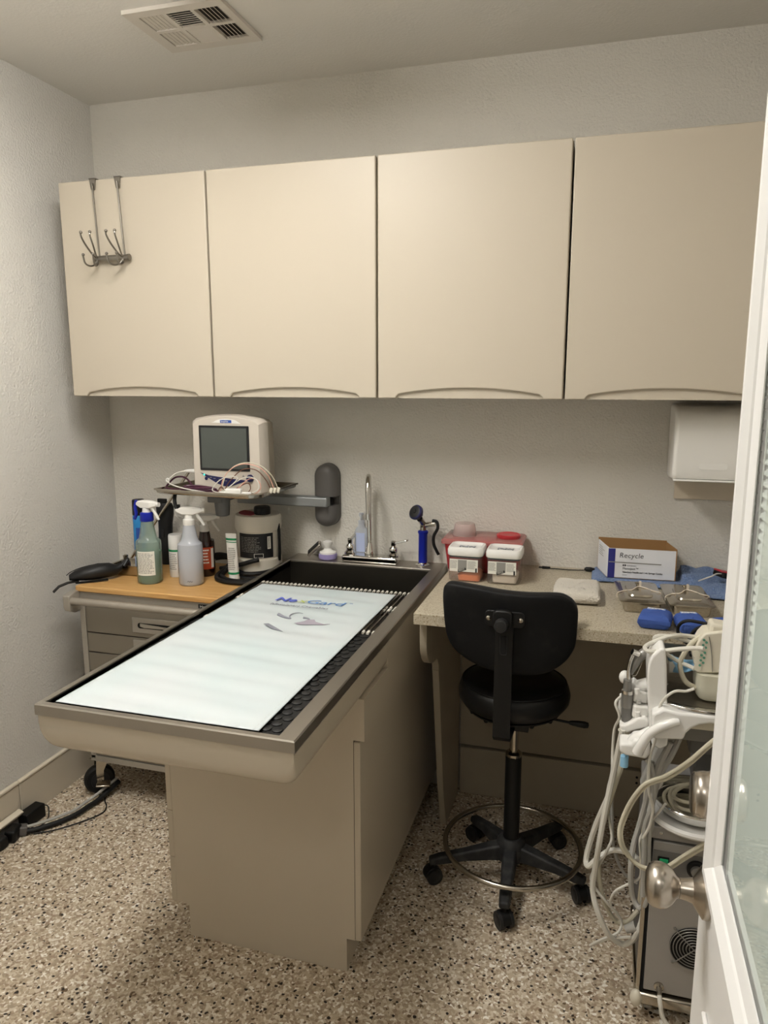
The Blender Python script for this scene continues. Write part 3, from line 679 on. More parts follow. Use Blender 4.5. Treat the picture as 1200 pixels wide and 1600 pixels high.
# ================================================================== MONITOR ARM AND TRAY
t = thing('swing_mount', 'grey wall-mounted swing mount carrying a steel tray', 'wall mount', (.975, 0, 1.035))
def stadium(x0, x1, z0, z1, n=12):
    r = (x1-x0)/2; c = (x0+x1)/2
    return [(c+r*math.cos(a), z1-r+r*math.sin(a)) for a in [PI*k/n for k in range(n+1)]]+[(c-r*math.cos(a), z0+r-r*math.sin(a)) for a in [PI*k/n for k in range(n+1)]]
def bracket_half(z0, z1, top):
    P = stadium(.930, 1.021, 1.035, 1.277, 14)
    P = [(x, min(max(z, z0), z1)) for x, z in P]
    Q = []
    for p in P:
        if not Q or (abs(p[0]-Q[-1][0])+abs(p[1]-Q[-1][1])) > 1e-5: Q.append(p)
    return Q
part('wall_plate', MB().prism(stadium(.928, 1.023, 1.033, 1.279), 'xz', -.012, -.0005), 'bracket_grey', t, bev=.003)
def bcover(z0, z1):
    rings = []
    for ins, y in ((0, -.012), (0, -.040), (.004, -.052), (.012, -.060), (.024, -.0645), (.040, -.066)):
        P = stadium(.930+ins, 1.021-ins, 1.035+ins, 1.277-ins, 14); rings.append([(x, y, min(max(z, z0), z1)) for x, z in P])
    return MB().loft(rings)
part('bracket_cover', bcover(1.155, 1.277), 'bracket_grey', t)
part('bracket_cover', bcover(1.035, 1.120), 'bracket_grey', t)
part('pivot', MB().cyl((.985, -.036, 1.115), (.985, -.036, 1.160), .016, n=20), 'gap_black', t)
part('arm_beam', MB().box(.62, .995, -.088, -.036, 1.118, 1.154, ), 'arm_light', t, bev=.004)
part('arm_beam', MB().box(.60, .66, -.28, -.06, 1.150, 1.172), 'arm_grey', t, bev=.004)
part('tilt_post', MB().lathe([(.020, 1.098), (.0255, 1.101), (.031, 1.176), (.029, 1.182), (.01, 1.182)], (.645, -.25, 0), 28), 'arm_grey', t)
part('tray_support', MB().box(.55, .82, -.33, -.13, 1.181, 1.190), 'arm_grey', t, bev=.002)
tp = [(.475, -.372), (.79, -.402), (.845, -.385), (.868, -.33), (.872, -.13), (.845, -.098), (.50, -.095), (.470, -.13), (.452, -.335)]
tp = smooth_loop(tp, 3)
cxy = (sum(p[0] for p in tp)/len(tp), sum(p[1] for p in tp)/len(tp))
def ring2(sc, z): return [(cxy[0]+(x-cxy[0])*sc, cxy[1]+(y-cxy[1])*sc, z) for x, y in tp]
part('tray', MB().loft([ring2(.3, 1.1905), ring2(.955, 1.1905), ring2(.985, 1.194), ring2(1.0, 1.203), ring2(1.025, 1.2035), ring2(1.03, 1.2065), ring2(1.025, 1.2095), ring2(.995, 1.2095), ring2(.97, 1.1960), ring2(.94, 1.193), ring2(.3, 1.193)]), 'chrome_worn', t)
part('cable_clip', MB().tube([(.50, -.33, 1.19), (.505, -.345, 1.165), (.512, -.35, 1.14), (.520, -.35, 1.135), (.522, -.35, 1.15)], .007, 8), 'plastic_black', t)

# ================================================================== MONITOR
mx0, mx1, my0, my1, mz0 = .560, .848, -.315, -.185, 1.1935
t = thing('monitor', 'beige patient monitor with a blank grey screen on the tray', 'monitor', ((mx0+mx1)/2, (my0+my1)/2, mz0))
def mon(ins, y, dz=0):
    a, b2, h = mx0+ins, mx1-ins, mz0+.276-ins*.6+dz
    P = [(a, y, mz0+ins*.3), (b2, y, mz0+ins*.3), (b2-.004, y, h-.022)]
    for k in range(9):
        u = k/8; P.append((b2-.018+(a+.018-b2+.018)*u, y, h-.010+.016*math.sin(PI*u)))
    P.append((a+.004, y, h-.022)); return P
part('front_shell', MB().loft([mon(.016, my0), mon(.012, my0-.0), mon(0, my0+.022), mon(0, my0+.05)]), 'monitor_shell', t, bev=.003)
part('rear_shell', MB().loft([mon(.004, my0+.052), mon(-.012+.012, my0+.052), mon(.012, my1-.01), mon(.03, my1)]), 'monitor_back', t, bev=.004)
part('screen_bezel', MB().prism(rrect(mx0+.040, mx1-.052, mz0+.082, mz0+.242, .003), 'xz', my0-.0022, my0+.004), 'screen_frame', t)
part('screen', MB().box(mx0+.048, mx1-.061, my0-.003, my0, mz0+.090, mz0+.234), 'screen_glass', t)
part('logo_plate', MB().prism([(.650, mz0+.252), (.765, mz0+.250)]+[(.708+.05*math.cos(a), mz0+.250+.016*math.sin(a)) for a in [PI*k/10 for k in range(1, 10)]], 'xz', my0-.0012, my0+.001), 'white_plastic', t)
lp = part('logo_badge', MB().box(.686, .730, my0-.002, my0, mz0+.252, mz0+.262), 'logo_blue', t)
text('SurgiVet', .0085, frame((.6885, my0-.0022, mz0+.2545), (1, 0, 0), (0, 0, 1)), 'print_white', lp, extrude=.0001)
cp = part('control_panel', MB().prism([(.598, mz0+.073), (.630, mz0+.064), (.700, mz0+.056), (.778, mz0+.050), (.775, mz0+.046), (.745, mz0+.036), (.716, mz0+.026), (.694, mz0+.026), (.664, mz0+.036), (.628, mz0+.055)], 'xz', my0-.0015, my0+.001), 'navy', t)
part('status_light', MB().cyl((.614, my0-.001, mz0+.0655), (.614, my0-.0022, mz0+.0655), .0032, n=12), 'teal_led', cp)
for x, z in ((.640, .056), (.655, .053), (.676, .050), (.70, .046)):
    part('key_mark', MB().box(x-.004, x+.004, my0-.0024, my0-.0012, mz0+z-.001, mz0+z+.001), 'print_grey', cp)
part('power_key', MB().cyl((.622, my0-.001, mz0+.052), (.622, my0-.003, mz0+.052), .006, n=16), 'navy', t)
part('dial', MB().lathe([(.0135, 0), (.0135, .004), (.011, .011), (.009, .0125), (.0005, .0125)], (.796, my0, mz0+.058), 24, Matrix.Rotation(PI/2, 3, 'X')), 'navy', t)
part('warning_mark', MB().prism([(.764, mz0+.062), (.774, mz0+.062), (.769, mz0+.070)], 'xz', my0-.0006, my0+.0005), 'print_grey', t)
part('side_plug', MB().lathe([(.008, 0), (.0085, .02), (.006, .05), (.003, .062)], (.562, -.26, 1.262), 14, Matrix.Rotation(-PI/2, 3, 'Y')), 'white_plastic', t)

# leads and hoses lying on the tray
t = thing('sensor_cable', 'white sensor cable curling from the monitor side plug onto the tray', 'cable', (.52, -.34, 1.195))
part('cable', MB().tube([(.502, -.262, 1.261), (.482, -.28, 1.257), (.470, -.30, 1.245), (.474, -.335, 1.232), (.52, -.372, 1.224), (.575, -.378, 1.214), (.645, -.376, 1.205), (.68, -.37, 1.202)], .0024, 8), 'hose_white', t)
part('cable_ring', MB().tube([(.476+.006*math.cos(a), -.338, 1.236+.006*math.sin(a)) for a in [2*PI*k/12 for k in range(12)]], .003, 6, closed=True, sub=1), 'white_plastic', t)
t = thing('purple_hose', 'dark purple coiled hose lying on the tray beside the monitor', 'hose', (.60, -.345, 1.195))
for k in range(4):
    part('hose_loop', MB().tube([(.61+(.075-.006*k)*math.cos(a)+.006*math.sin(3*a+k), -.352+(.018+.002*k)*math.sin(a), 1.199+.006*k+.002*math.sin(2*a+k)) for a in [2*PI*j/16 for j in range(16)]], .004, 8, closed=True, sub=3), 'purple_hose', t)
part('hose_end', MB().tube([(.56, -.30, 1.205), (.505, -.262, 1.235), (.47, -.275, 1.238), (.462, -.32, 1.215), (.480, -.345, 1.207), (.54, -.352, 1.206)], .0035, 8), 'purple_hose', t)
t = thing('lead_set', 'tangle of white and pink patient leads with a white connector box', 'cable', (.76, -.36, 1.195))
part('connector_box', MB().obox((.765, -.383, 1.211), (.058, .022, .026), (0, 0, .05)), 'white_plastic', t, bev=.004)
part('connector_sleeve', MB().cyl((.795, -.381, 1.207), (.828, -.376, 1.209), .006, .004, 12).cyl((.734, -.383, 1.208), (.71, -.382, 1.206), .006, .004, 12), 'white_plastic', t)
LD = [('hose_white', [(.71, -.382, 1.206), (.68, -.38, 1.215), (.70, -.372, 1.245), (.735, -.365, 1.262), (.77, -.362, 1.258), (.74, -.372, 1.225), (.69, -.37, 1.202)]),
      ('hose_white', [(.828, -.376, 1.209), (.852, -.372, 1.222), (.850, -.366, 1.248), (.825, -.362, 1.262), (.79, -.36, 1.258), (.75, -.362, 1.235), (.715, -.368, 1.208), (.685, -.37, 1.202)]),
      ('lead_pink', [(.700, -.36, 1.205), (.708, -.35, 1.25), (.738, -.342, 1.288), (.785, -.338, 1.305), (.84, -.335, 1.295), (.872, -.325, 1.262), (.885, -.31, 1.212)]),
      ('hose_cream', [(.704, -.358, 1.210), (.714, -.348, 1.256), (.748, -.340, 1.296), (.80, -.335, 1.310), (.852, -.33, 1.296), (.885, -.318, 1.258), (.895, -.30, 1.212)]),
      ('lead_brown', [(.715, -.36, 1.206), (.73, -.35, 1.24), (.78, -.345, 1.285), (.83, -.338, 1.285), (.862, -.328, 1.25), (.876, -.318, 1.212)]),
      ('lead_pink', [(.72, -.366, 1.2), (.76, -.36, 1.215), (.81, -.355, 1.255), (.845, -.355, 1.25), (.856, -.36, 1.225), (.83, -.366, 1.204), (.77, -.364, 1.2)]),
      ('lead_brown', [(.69, -.365, 1.198), (.705, -.362, 1.225), (.73, -.36, 1.205), (.80, -.355, 1.24), (.815, -.355, 1.222), (.80, -.36, 1.2)])]
for mt, P in LD: part('lead', MB().tube(P, .0018, 6), mt, t)
for x, y in ((.885, -.31), (.895, -.30), (.876, -.318)):
    part('lead_clip', MB().obox((x, y, 1.212), (.012, .008, .020), (0, .3, .2)), 'cream_plastic', t, bev=.002)

# ================================================================== TOOL CART
ca = thing('tool_cart', 'grey steel rolling tool cart with wooden top and shallow drawers', 'cart', (.49, -.25, 0))
X0, X1, Y0, Y1, ZT = .165, .800, -.475, -.035, .855
part('wood_top', MB().box(X0-.005, X1, Y0-.010, Y1, .833, ZT), 'wood_top', ca, bev=.004)
part('top_rail', MB().box(X0, X1, Y0-.002, Y1, .803, .833), 'cart_frame', ca, bev=.002)
part('body', MB().box(X0+.022, X1-.022, Y0+.03, Y1, .182, .803), 'cart_steel', ca)
for a, b2 in ((X0, X0+.022), (X1-.022, X1)): part('corner_post', MB().box(a, b2, Y0, Y1, .170, .803), 'cart_frame', ca, bev=.002)
part('base_rail', MB().box(X0, X1, Y0, Y1, .160, .182), 'cart_frame', ca)
zb = .152
drz = [(.6790, .798), (.6025, .6750), (.5260, .5985), (.4495, .5220), (.3730, .4455), (.2625, .3690), (.1850, .2585)]
for z0, z1 in drz:
    d = part('drawer_front', MB().box(X0+.024, X1-.024, Y0+.002, Y0+.030, z0, z1), 'cart_steel', ca, bev=.0015)
    zc2 = z0+.046 if z1-z0 > .09 else (z0+z1)/2+.002
    part('pull_plate', MB().box(.388, .585, Y0-.0035, Y0+.003, zc2-.028, zc2+.028), 'cart_frame', d, bev=.0015)
    part('pull_slot', MB().prism(rrect(.412, .560, zc2-.010, zc2+.010, .009), 'xz', Y0-.0045, Y0-.003), 'gap_black', d)
    part('pull_bar', MB().prism([(.424, zc2+.009), (.556, zc2+.001), (.556, zc2-.004), (.440, zc2-.006), (.424, zc2-.002)], 'xz', Y0-.008, Y0-.0044), 'cart_frame', d)
hb = part('push_handle', MB().cyl((.150, -.520, .808), (.79, -.520, .808), .0135, n=20), 'cart_tube', ca)
for x in (.150, .785):
    part('handle_bracket', MB().prism([(-.535, .787), (-.535, .828), (-.50, .838), (-.476, .838), (-.476, .760), (-.505, .760), (-.53, .772)], 'yz', x-.006, x+.022), 'cart_frame', hb, bev=.003)
bd = part('name_badge', MB().box(.662, .770, Y0-.004, Y0-.0015, .812, .826), 'label_black', ca)
text('HomeUni', .0125, frame((.668, Y0-.0042, .8145), (1, 0, 0), (0, 0, 1)), 'print_white', bd, extrude=.0001, sx=1.25)
for x, y in ((.158, -.428), (.765, -.42), (.195, -.10), (.765, -.10)):
    ax = Vector((.72, -.69, 0)) if x < .16 else Vector((1, .1, 0)).normalized()
    fwd = Vector((-ax.y, ax.x, 0)); WM = ax.to_track_quat('Z', 'Y').to_matrix(); c = Vector((x, y, .058)); px2 = x+.03
    fk = MB().box(px2-.04, px2+.04, y-.035, y+.035, .156, .160)
    for q in (-.023, .023):
        fk.loft([[c+ax*(q+e*.002)+fwd*f+Vector((0, 0, z)) for e, f, z in ((-1, a2, zz), (1, a2, zz), (1, b3, zz), (-1, b3, zz))] for a2, b3, zz in ((-.012, .012, -.012), (-.014, .014, .04), (-.01, .040, .098))])
    cs = part('caster', fk, 'chrome_worn', ca)
    part('wheel', MB().lathe([(.020, -.018), (.050, -.018), (.0565, -.012), (.058, 0), (.0565, .012), (.050, .018), (.020, .018)], c, 32, WM), 'rubber_black', cs)
    part('wheel_hub', MB().lathe([(.0005, -.0195), (.034, -.0195), (.036, -.016), (.036, .016), (.034, .0195), (.0005, .0195)], c, 24, WM), 'plastic_dark', cs)
    part('axle', MB().cyl(c-ax*.030, c+ax*.030, .007, n=12), 'chrome', cs)
    if x < .16: part('brake_pedal', MB().obox(c+ax*.045+Vector((.012, -.005, .004)), (.052, .034, .007), (.25, .1, .55)), 'chrome_worn', cs, bev=.003)

# ------------------------------------------------------------------ things on the cart
def spray_head(t, c, z, a, mt_body, mt_collar, mt_trig, r=.016, tall=.018):
    M = Matrix.Translation(Vector((c[0], c[1], z))) @ Matrix.Rotation(a, 4, 'Z')
    part('collar', MB().lathe([(r, 0), (r*1.05, .002), (r, tall), (r*.8, tall+.003)], (c[0], c[1], z), 24), mt_collar, t)
    def T(v): return [tuple(M @ Vector(p)) for p in v]
    h = tall
    nk = MB().loft([T([(r*.75*math.cos(q), r*.6*math.sin(q), h) for q in [2*PI*k/14 for k in range(14)]]), T([(r*.62*math.cos(q), r*.5*math.sin(q), h+.022) for q in [2*PI*k/14 for k in range(14)]])])
    nz = part('head', nk.loft([T([(x, s_*w_, zz) for s_, zz in ((-1, z0), (1, z0), (1, z1), (.5, z2), (-.5, z2), (-1, z1))]) for x, w_, z0, z1, z2 in ((-.046, .010, h+.030, h+.036, h+.040), (-.02, .012, h+.018, h+.040, h+.046), (.02, .012, h+.018, h+.040, h+.047), (.044, .010, h+.026, h+.040, h+.044), (.052, .007, h+.028, h+.038, h+.040))]), mt_body, t, bev=.003)
    part('trigger', MB().tube(T([(.030, 0, h+.026), (.034, 0, h+.012), (.046, 0, h-.006), (.056, 0, h-.022)]), lambda s_: .0065-.002*s_, 8), mt_trig, nz)
    part('nozzle', MB().cyl(*T([(.050, 0, h+.034), (.060, 0, h+.034)]), .0085, n=12), mt_trig, nz)
ZW = ZT
def bottle_prof(r, hb, hs, hn, rn, z=ZW): return [(r*.90, z), (r, z+.006), (r, z+hb), (r*.97, z+hb+.012), (r*.72, z+hs-.018), (rn*1.35, z+hs), (rn*1.18, z+hs+.02), (rn, z+hn)]
c = (.396, -.362)
t = thing('spray_bottle', 'clear spray bottle with green liquid and a blue collar', 'bottle', (c[0], c[1], ZW), group='spray bottles on the tool cart')
part('bottle', MB().lathe(bottle_prof(.046, .145, .185, .232, .0215), (c[0], c[1], 0), 32), 'frosted_green', t)
part('liquid', MB().lathe([(.038, ZW+.003), (.0435, ZW+.008), (.0435, ZW+.118), (.0005, ZW+.118)], (c[0], c[1], 0), 28), 'liquid_green', t)
part('label', arc_label(c, .0465, -2.05, -.55, ZW+.035, ZW+.125), 'print_white', t)
part('label_print', arc_lines(c, .0468, -2.0, -.65, ZW+.042, ZW+.120, 14, 3), 'print_grey', t)
spray_head(t, c, ZW+.231, -.15+PI*.0, 'white_plastic', 'royal_blue', 'white_plastic', .0235, .030)
part('rear_lever', MB().tube([(c[0]-.040, c[1], ZW+.305), (c[0]-.047, c[1], ZW+.280), (c[0]-.044, c[1], ZW+.255), (c[0]-.052, c[1], ZW+.235)], .006, 8), 'royal_blue', t)
c = (.556, -.340)
t = thing('spray_bottle', 'nearly clear white spray bottle with plain white trigger head', 'bottle', (c[0], c[1], ZW), group='spray bottles on the tool cart')
part('bottle', MB().lathe(bottle_prof(.045, .140, .180, .222, .020), (c[0], c[1], 0), 32), 'frosted', t)
part('liquid', MB().lathe([(.038, ZW+.003), (.0425, ZW+.008), (.0425, ZW+.085), (.0005, ZW+.085)], (c[0], c[1], 0), 28), 'liquid_clear', t)
part('label', arc_label(c, .0455, -3.3, -2.5, ZW+.04, ZW+.12), 'label_orange', t)
part('label_band', arc_label(c, .0456, -3.3, -2.55, ZW+.04, ZW+.055), 'label_green', t)
spray_head(t, c, ZW+.221, .25, 'white_plastic', 'white_plastic', 'white_plastic', .0205, .020)
part('marking', MB().tube([(c[0]+.010+.004*i, c[1]-.0452+.0003*i, ZW+.018+.004*(i % 2)) for i in range(6)], .0006, 5), 'ink_black', t)
c = (.545, -.215)
t = thing('spray_bottle', 'dark brown spray bottle with red label behind the white spray bottle', 'bottle', (c[0], c[1], ZW), group='spray bottles on the tool cart')
part('bottle', MB().lathe(bottle_prof(.036, .125, .150, .172, .016), (c[0], c[1], 0), 28), 'brown_glass', t)
part('label', arc_label(c, .0365, -1.6, -.1, ZW+.03, ZW+.115), 'amber_label', t)
part('label_strip', arc_label(c, .0367, -.45, -.1, ZW+.035, ZW+.11), 'print_white', t)
part('label_print', arc_lines(c, .0368, -1.5, -.6, ZW+.05, ZW+.11, 5, 5), 'print_white', t)
spray_head(t, c, ZW+.171, .3, 'white_plastic', 'white_plastic', 'white_plastic', .017, .022)
c = (.447, -.262)
t = thing('white_canister', 'white cylindrical canister with a thin green band between the bottles', 'canister', (c[0], c[1], ZW))
part('body', MB().lathe([(.025, ZW), (.027, ZW+.003), (.027, ZW+.105), (.0262, ZW+.107)], (c[0], c[1], 0), 28), 'white_plastic', t)
part('band', MB().lathe([(.0272, ZW+.100), (.0274, ZW+.102), (.0274, ZW+.106), (.0272, ZW+.108)], (c[0], c[1], 0), 28), 'green_print', t)
part('cap', MB().lathe([(.0268, ZW+.108), (.0272, ZW+.111), (.0272, ZW+.158), (.025, ZW+.164), (.0005, ZW+.165)], (c[0], c[1], 0), 28), 'white_gloss', t)
part('label_print', arc_lines(c, .0273, -2.2, -.9, ZW+.03, ZW+.095, 9, 9), 'print_grey', t)
c = (.192, -.118)
t = thing('aerosol_can', 'blue aerosol can with black cap behind the green spray bottle', 'can', (c[0], c[1], ZW))
part('body', MB().lathe([(.0235, ZW), (.025, ZW+.003), (.025, ZW+.195), (.022, ZW+.203)], (c[0], c[1], 0), 28), 'blue_can', t)
part('cap', MB().lathe([(.0245, ZW+.200), (.0252, ZW+.203), (.0245, ZW+.258), (.022, ZW+.263), (.0005, ZW+.263)], (c[0], c[1], 0), 28), 'plastic_black', t)
part('label_patch', arc_label(c, .0253, -1.6, -.7, ZW+.06, ZW+.15), 'logo_blue', t)
c = (.300, -.10)
t = thing('hair_clipper', 'black cordless clipper standing upright against the wall', 'clipper', (c[0], c[1], ZW))
R = []
for z, rx, ry, ox in ((0, .030, .024, 0), (.06, .032, .026, 0), (.12, .029, .024, 0), (.17, .030, .024, .002), (.205, .036, .027, .003), (.235, .038, .026, .003), (.250, .032, .020, .002), (.256, .020, .012, .0)):
    R.append([(c[0]+ox+rx*math.cos(a), c[1]+ry*math.sin(a), ZW+z) for a in [2*PI*k/16 for k in range(16)]])
part('body', MB().loft(R), 'muzzle_black', t)
part('blade_cap', MB().obox((c[0]+.0, c[1]-.012, ZW+.262), (.040, .012, .016)), 'plastic_black', t, bev=.003)
part('switch', MB().obox((c[0]+.004, c[1]-.0255, ZW+.13), (.012, .006, .03)), 'plastic_dark', t, bev=.002)
# little steel pan with two vials
t = thing('steel_pan', 'small rectangular steel pan holding two dark vials', 'pan', (.265, -.265, ZW))
def pan(x0, x1, y0, y1, z0, z1, fl_=.010, r=.012, wall=.0012):
    rr = lambda d, z: [(x, y, z) for x, y in rrect(x0-d, x1+d, y0-d, y1+d, r+max(d, 0)*.6)]
    return MB().loft([rr(-.3*min(x1-x0, y1-y0), z0), rr(-.006, z0), rr(-.001, z0+.005), rr(.002, z1-.002), rr(fl_, z1-.0005), rr(fl_, z1+.001), rr(.001, z1), rr(-.003, z0+.006), rr(-.008, z0+wall), rr(-.3*min(x1-x0, y1-y0), z0+wall)])
part('pan_body', pan(.198, .335, -.315, -.225, ZW, ZW+.042), 'chrome_worn', t)
for (x, y, h, lb) in ((.238, -.285, .055, 'small dark vial with silver cap, nearer one in the steel pan'), (.268, -.238, .085, 'taller dark vial with white label, farther one in the steel pan')):
    v = thing('vial', lb, 'vial', (x, y, ZW+.0016), group='vials in the steel pan')
    part('glass', MB().lathe([(.016, ZW+.0016), (.018, ZW+.004), (.018, ZW+h-.014), (.015, ZW+h-.004), (.007, ZW+h), (.007, ZW+h+.008)], (x, y, 0), 20), 'brown_glass', v)
    part('cap', MB().lathe([(.0095, ZW+h+.006), (.0098, ZW+h+.018), (.006, ZW+h+.020), (.0005, ZW+h+.020)], (x, y, 0), 18), 'chrome_worn', v)
    if h > .06: part('label', arc_label((x, y), .0183, -2.4, -.3, ZW+.02, ZW+.062), 'soap_label', v)
# black muzzle
t = thing('dog_muzzle', 'black soft muzzle lying over the cart corner', 'muzzle', (.185, -.37, ZW))
axis = [(.112, -.455, .018, .020, .010), (.130, -.445, .024, .028, .018), (.160, -.425, .030, .033, .026), (.195, -.395, .034, .034, .030), (.222, -.365, .034, .030, .027), (.238, -.345, .030, .022, .020), (.250, -.33, .040, .017, .016)]
R = []
for x, y, zc2, w_, h_ in axis:
    d = Vector((.75, .66, 0)); n_ = Vector((-d.y, d.x, 0))
    R.append([tuple(Vector((x, y, ZW+max(zc2, h_+.001)))+n_*w_*math.cos(a)+Vector((0, 0, 1))*h_*math.sin(a)) for a in [2*PI*k/16 for k in range(16)]])
part('cone', MB().loft(R), 'muzzle_black', t)
part('seam', MB().tube([(x-.6*w_*.66, y-.2*w_, ZW+max(zc2, h_+.001)+h_*.86) for x, y, zc2, w_, h_ in axis[:6]], .0015, 6), 'plastic_black', t)
part('neck_loop', MB().tube([(.25, -.335, ZW+.04), (.262, -.315, ZW+.062), (.272, -.322, ZW+.066), (.268, -.34, ZW+.045)], .007, 8), 'muzzle_black', t)
part('strap', MB().loft([[(x-.008, y+.006, z), (x+.008, y-.006, z), (x+.008, y-.006, z+.004), (x-.008, y+.006, z+.004)] for x, y, z in ((.15, -.452, ZW+.006), (.128, -.482, ZW+.005), (.108, -.506, ZW-.004), (.095, -.522, ZW-.022))]), 'plastic_black', t)
part('strap', MB().loft([[(x-.006, y+.005, z), (x+.006, y-.005, z), (x+.006, y-.005, z+.004), (x-.006, y+.005, z+.004)] for x, y, z in ((.235, -.395, ZW+.004), (.19, -.435, ZW+.002), (.165, -.455, ZW+.002), (.15, -.468, ZW+.002))]), 'plastic_black', t)
# leaning thin rod
a, b2 = Vector((.205, -.118, ZW+.001)), Vector((.428, -.0795, 1.30))
single('metal_rod', MB().cyl(Vector((.176, -.20, ZW+.006)), Vector((.425, -.098, 1.242)), .0055, n=10), 'chrome_worn', 'thin grey metal rod leaning behind the bottles toward the monitor', 'rod')
# tube
c = (.690, -.262)
t = thing('ointment_tube', 'white ointment tube with green bands standing on its cap', 'tube', (c[0], c[1], ZW))
R = []
for z, rx, ry in ((.016, .0195, .0185), (.03, .0205, .018), (.09, .0205, .013), (.15, .021, .006), (.172, .0215, .0018), (.180, .0215, .0015)):
    R.append([(c[0]-.05*z+rx*math.cos(a_), c[1]+ry*math.sin(a_), ZW+z) for a_ in [2*PI*k/20 for k in range(20)]])
part('tube_body', MB().loft(R), 'white_plastic', t)
part('cap', MB().lathe([(.0195, ZW), (.020, ZW+.002), (.020, ZW+.015), (.018, ZW+.016)], (c[0], c[1], 0), 24), 'white_gloss', t)
for z0, z1, k in ((.028, .036, .0182), (.155, .163, .006), (.147, .150, .0065)):
    part('green_band', MB().loft([[(c[0]-.05*z+.0213*math.cos(a_), c[1]+(k+.0008)*math.sin(a_), ZW+z) for a_ in [2*PI*q/20 for q in range(20)]] for z in (z0, z1)], cap0=False, cap1=False), 'green_print', t)
part('label_print', lines(frame((c[0]-.016, c[1]-.0192, ZW+.045), (1, 0, 0), (-.05, .11, 1)), .030, .085, 12, seed=4), 'print_grey', t)
# pump canister with black cord
c = (.732, -.135); K = ZW
t = thing('pump_canister', 'round white heater canister with black label and black cap', 'canister', (c[0], c[1], K))
part('base', MB().lathe([(.078, K+.004), (.086, K+.010), (.088, K+.03), (.086, K+.068), (.080, K+.074)], (c[0], c[1], 0), 44), 'comp_white', t)
part('drum', MB().lathe([(.080, K+.070), (.082, K+.075), (.082, K+.175), (.080, K+.178)], (c[0], c[1], 0), 44), 'comp_white', t)
part('lid', MB().lathe([(.081, K+.174), (.086, K+.178), (.088, K+.190), (.088, K+.225), (.084, K+.236), (.070, K+.240), (.0005, K+.241)], (c[0], c[1], 0), 44), 'comp_white', t)
part('black_label', arc_label(c, .0826, -2.15, -.42, K+.078, K+.172, 20), 'label_black', t)
part('label_print', arc_lines(c, .0829, -2.02, -.98, K+.100, K+.160, 10, 11, .3), 'print_grey', t)
part('barcode', arc_label(c, .0829, -.72, -.55, K+.112, K+.160, 4), 'print_white', t)
part('barcode_print', arc_lines(c, .0831, -.69, -.60, K+.116, K+.156, 9, 2), 'label_black', t)
part('label_box', arc_label(c, .0829, -1.35, -.92, K+.080, K+.096, 8), 'print_white', t)
part('label_box_fill', arc_label(c, .0831, -1.33, -.94, K+.0815, K+.0945, 8), 'label_black', t)
part('red_label', MB().prism([(c[0]-.072*math.cos(q)*1.0-.0, c[1]-.072*math.sin(q)) for q in [(-.35+2.0*k/12) for k in range(13)]]+[(c[0]+.02, c[1]-.02)], 'xy', K+.2405, K+.2418), 'label_red', t)
part('cap', MB().lathe([(.030, K+.240), (.031, K+.244), (.031, K+.264), (.028, K+.269), (.0005, K+.269)], (c[0]+.030, c[1]-.025, 0), 30), 'plastic_black', t)
part('side_handle', MB().tube([(c[0]+.083, c[1]+.0, K+.20), (c[0]+.090, c[1]-.01, K+.17), (c[0]+.091, c[1]-.01, K+.10), (c[0]+.087, c[1]-.005, K+.06)], .006, 8), 'plastic_black', t)
t = thing('coiled_cable', 'thick black cable coiled around the white canister', 'cable', (.70, -.22, ZW))
lp = [[(.600, -.10, .012), (.596, -.18, .010), (.614, -.26, .010), (.655, -.304, .010), (.72, -.318, .010), (.80, -.300, .010), (.822, -.27, .010)],
      [(.655, -.11, .035), (.630, -.16, .03), (.618, -.21, .012), (.638, -.262, .012), (.70, -.300, .011), (.79, -.29, .011)],
      [(.66, -.185, .012), (.675, -.225, .010), (.73, -.250, .010), (.785, -.228, .010), (.817, -.16, .012), (.823, -.10, .02)],
      [(.67, -.175, .026), (.685, -.222, .026), (.735, -.248, .026), (.79, -.222, .028), (.818, -.15, .03), (.824, -.09, .03)],
      [(.655, -.215, .040), (.70, -.232, .055), (.745, -.234, .070), (.775, -.228, .078)],
      [(.49, -.13, .03), (.52, -.10, .05), (.56, -.09, .05), (.60, -.11, .04), (.60, -.15, .02), (.572, -.155, .012)],
      [(.48, -.13, .015), (.51, -.085, .03), (.57, -.075, .035), (.62, -.10, .02), (.61, -.16, .014)]]
for P in lp: part('cord_loop', MB().tube([(x, y, ZW+z) for x, y, z in P], .0085, 8), 'rubber_black', t)

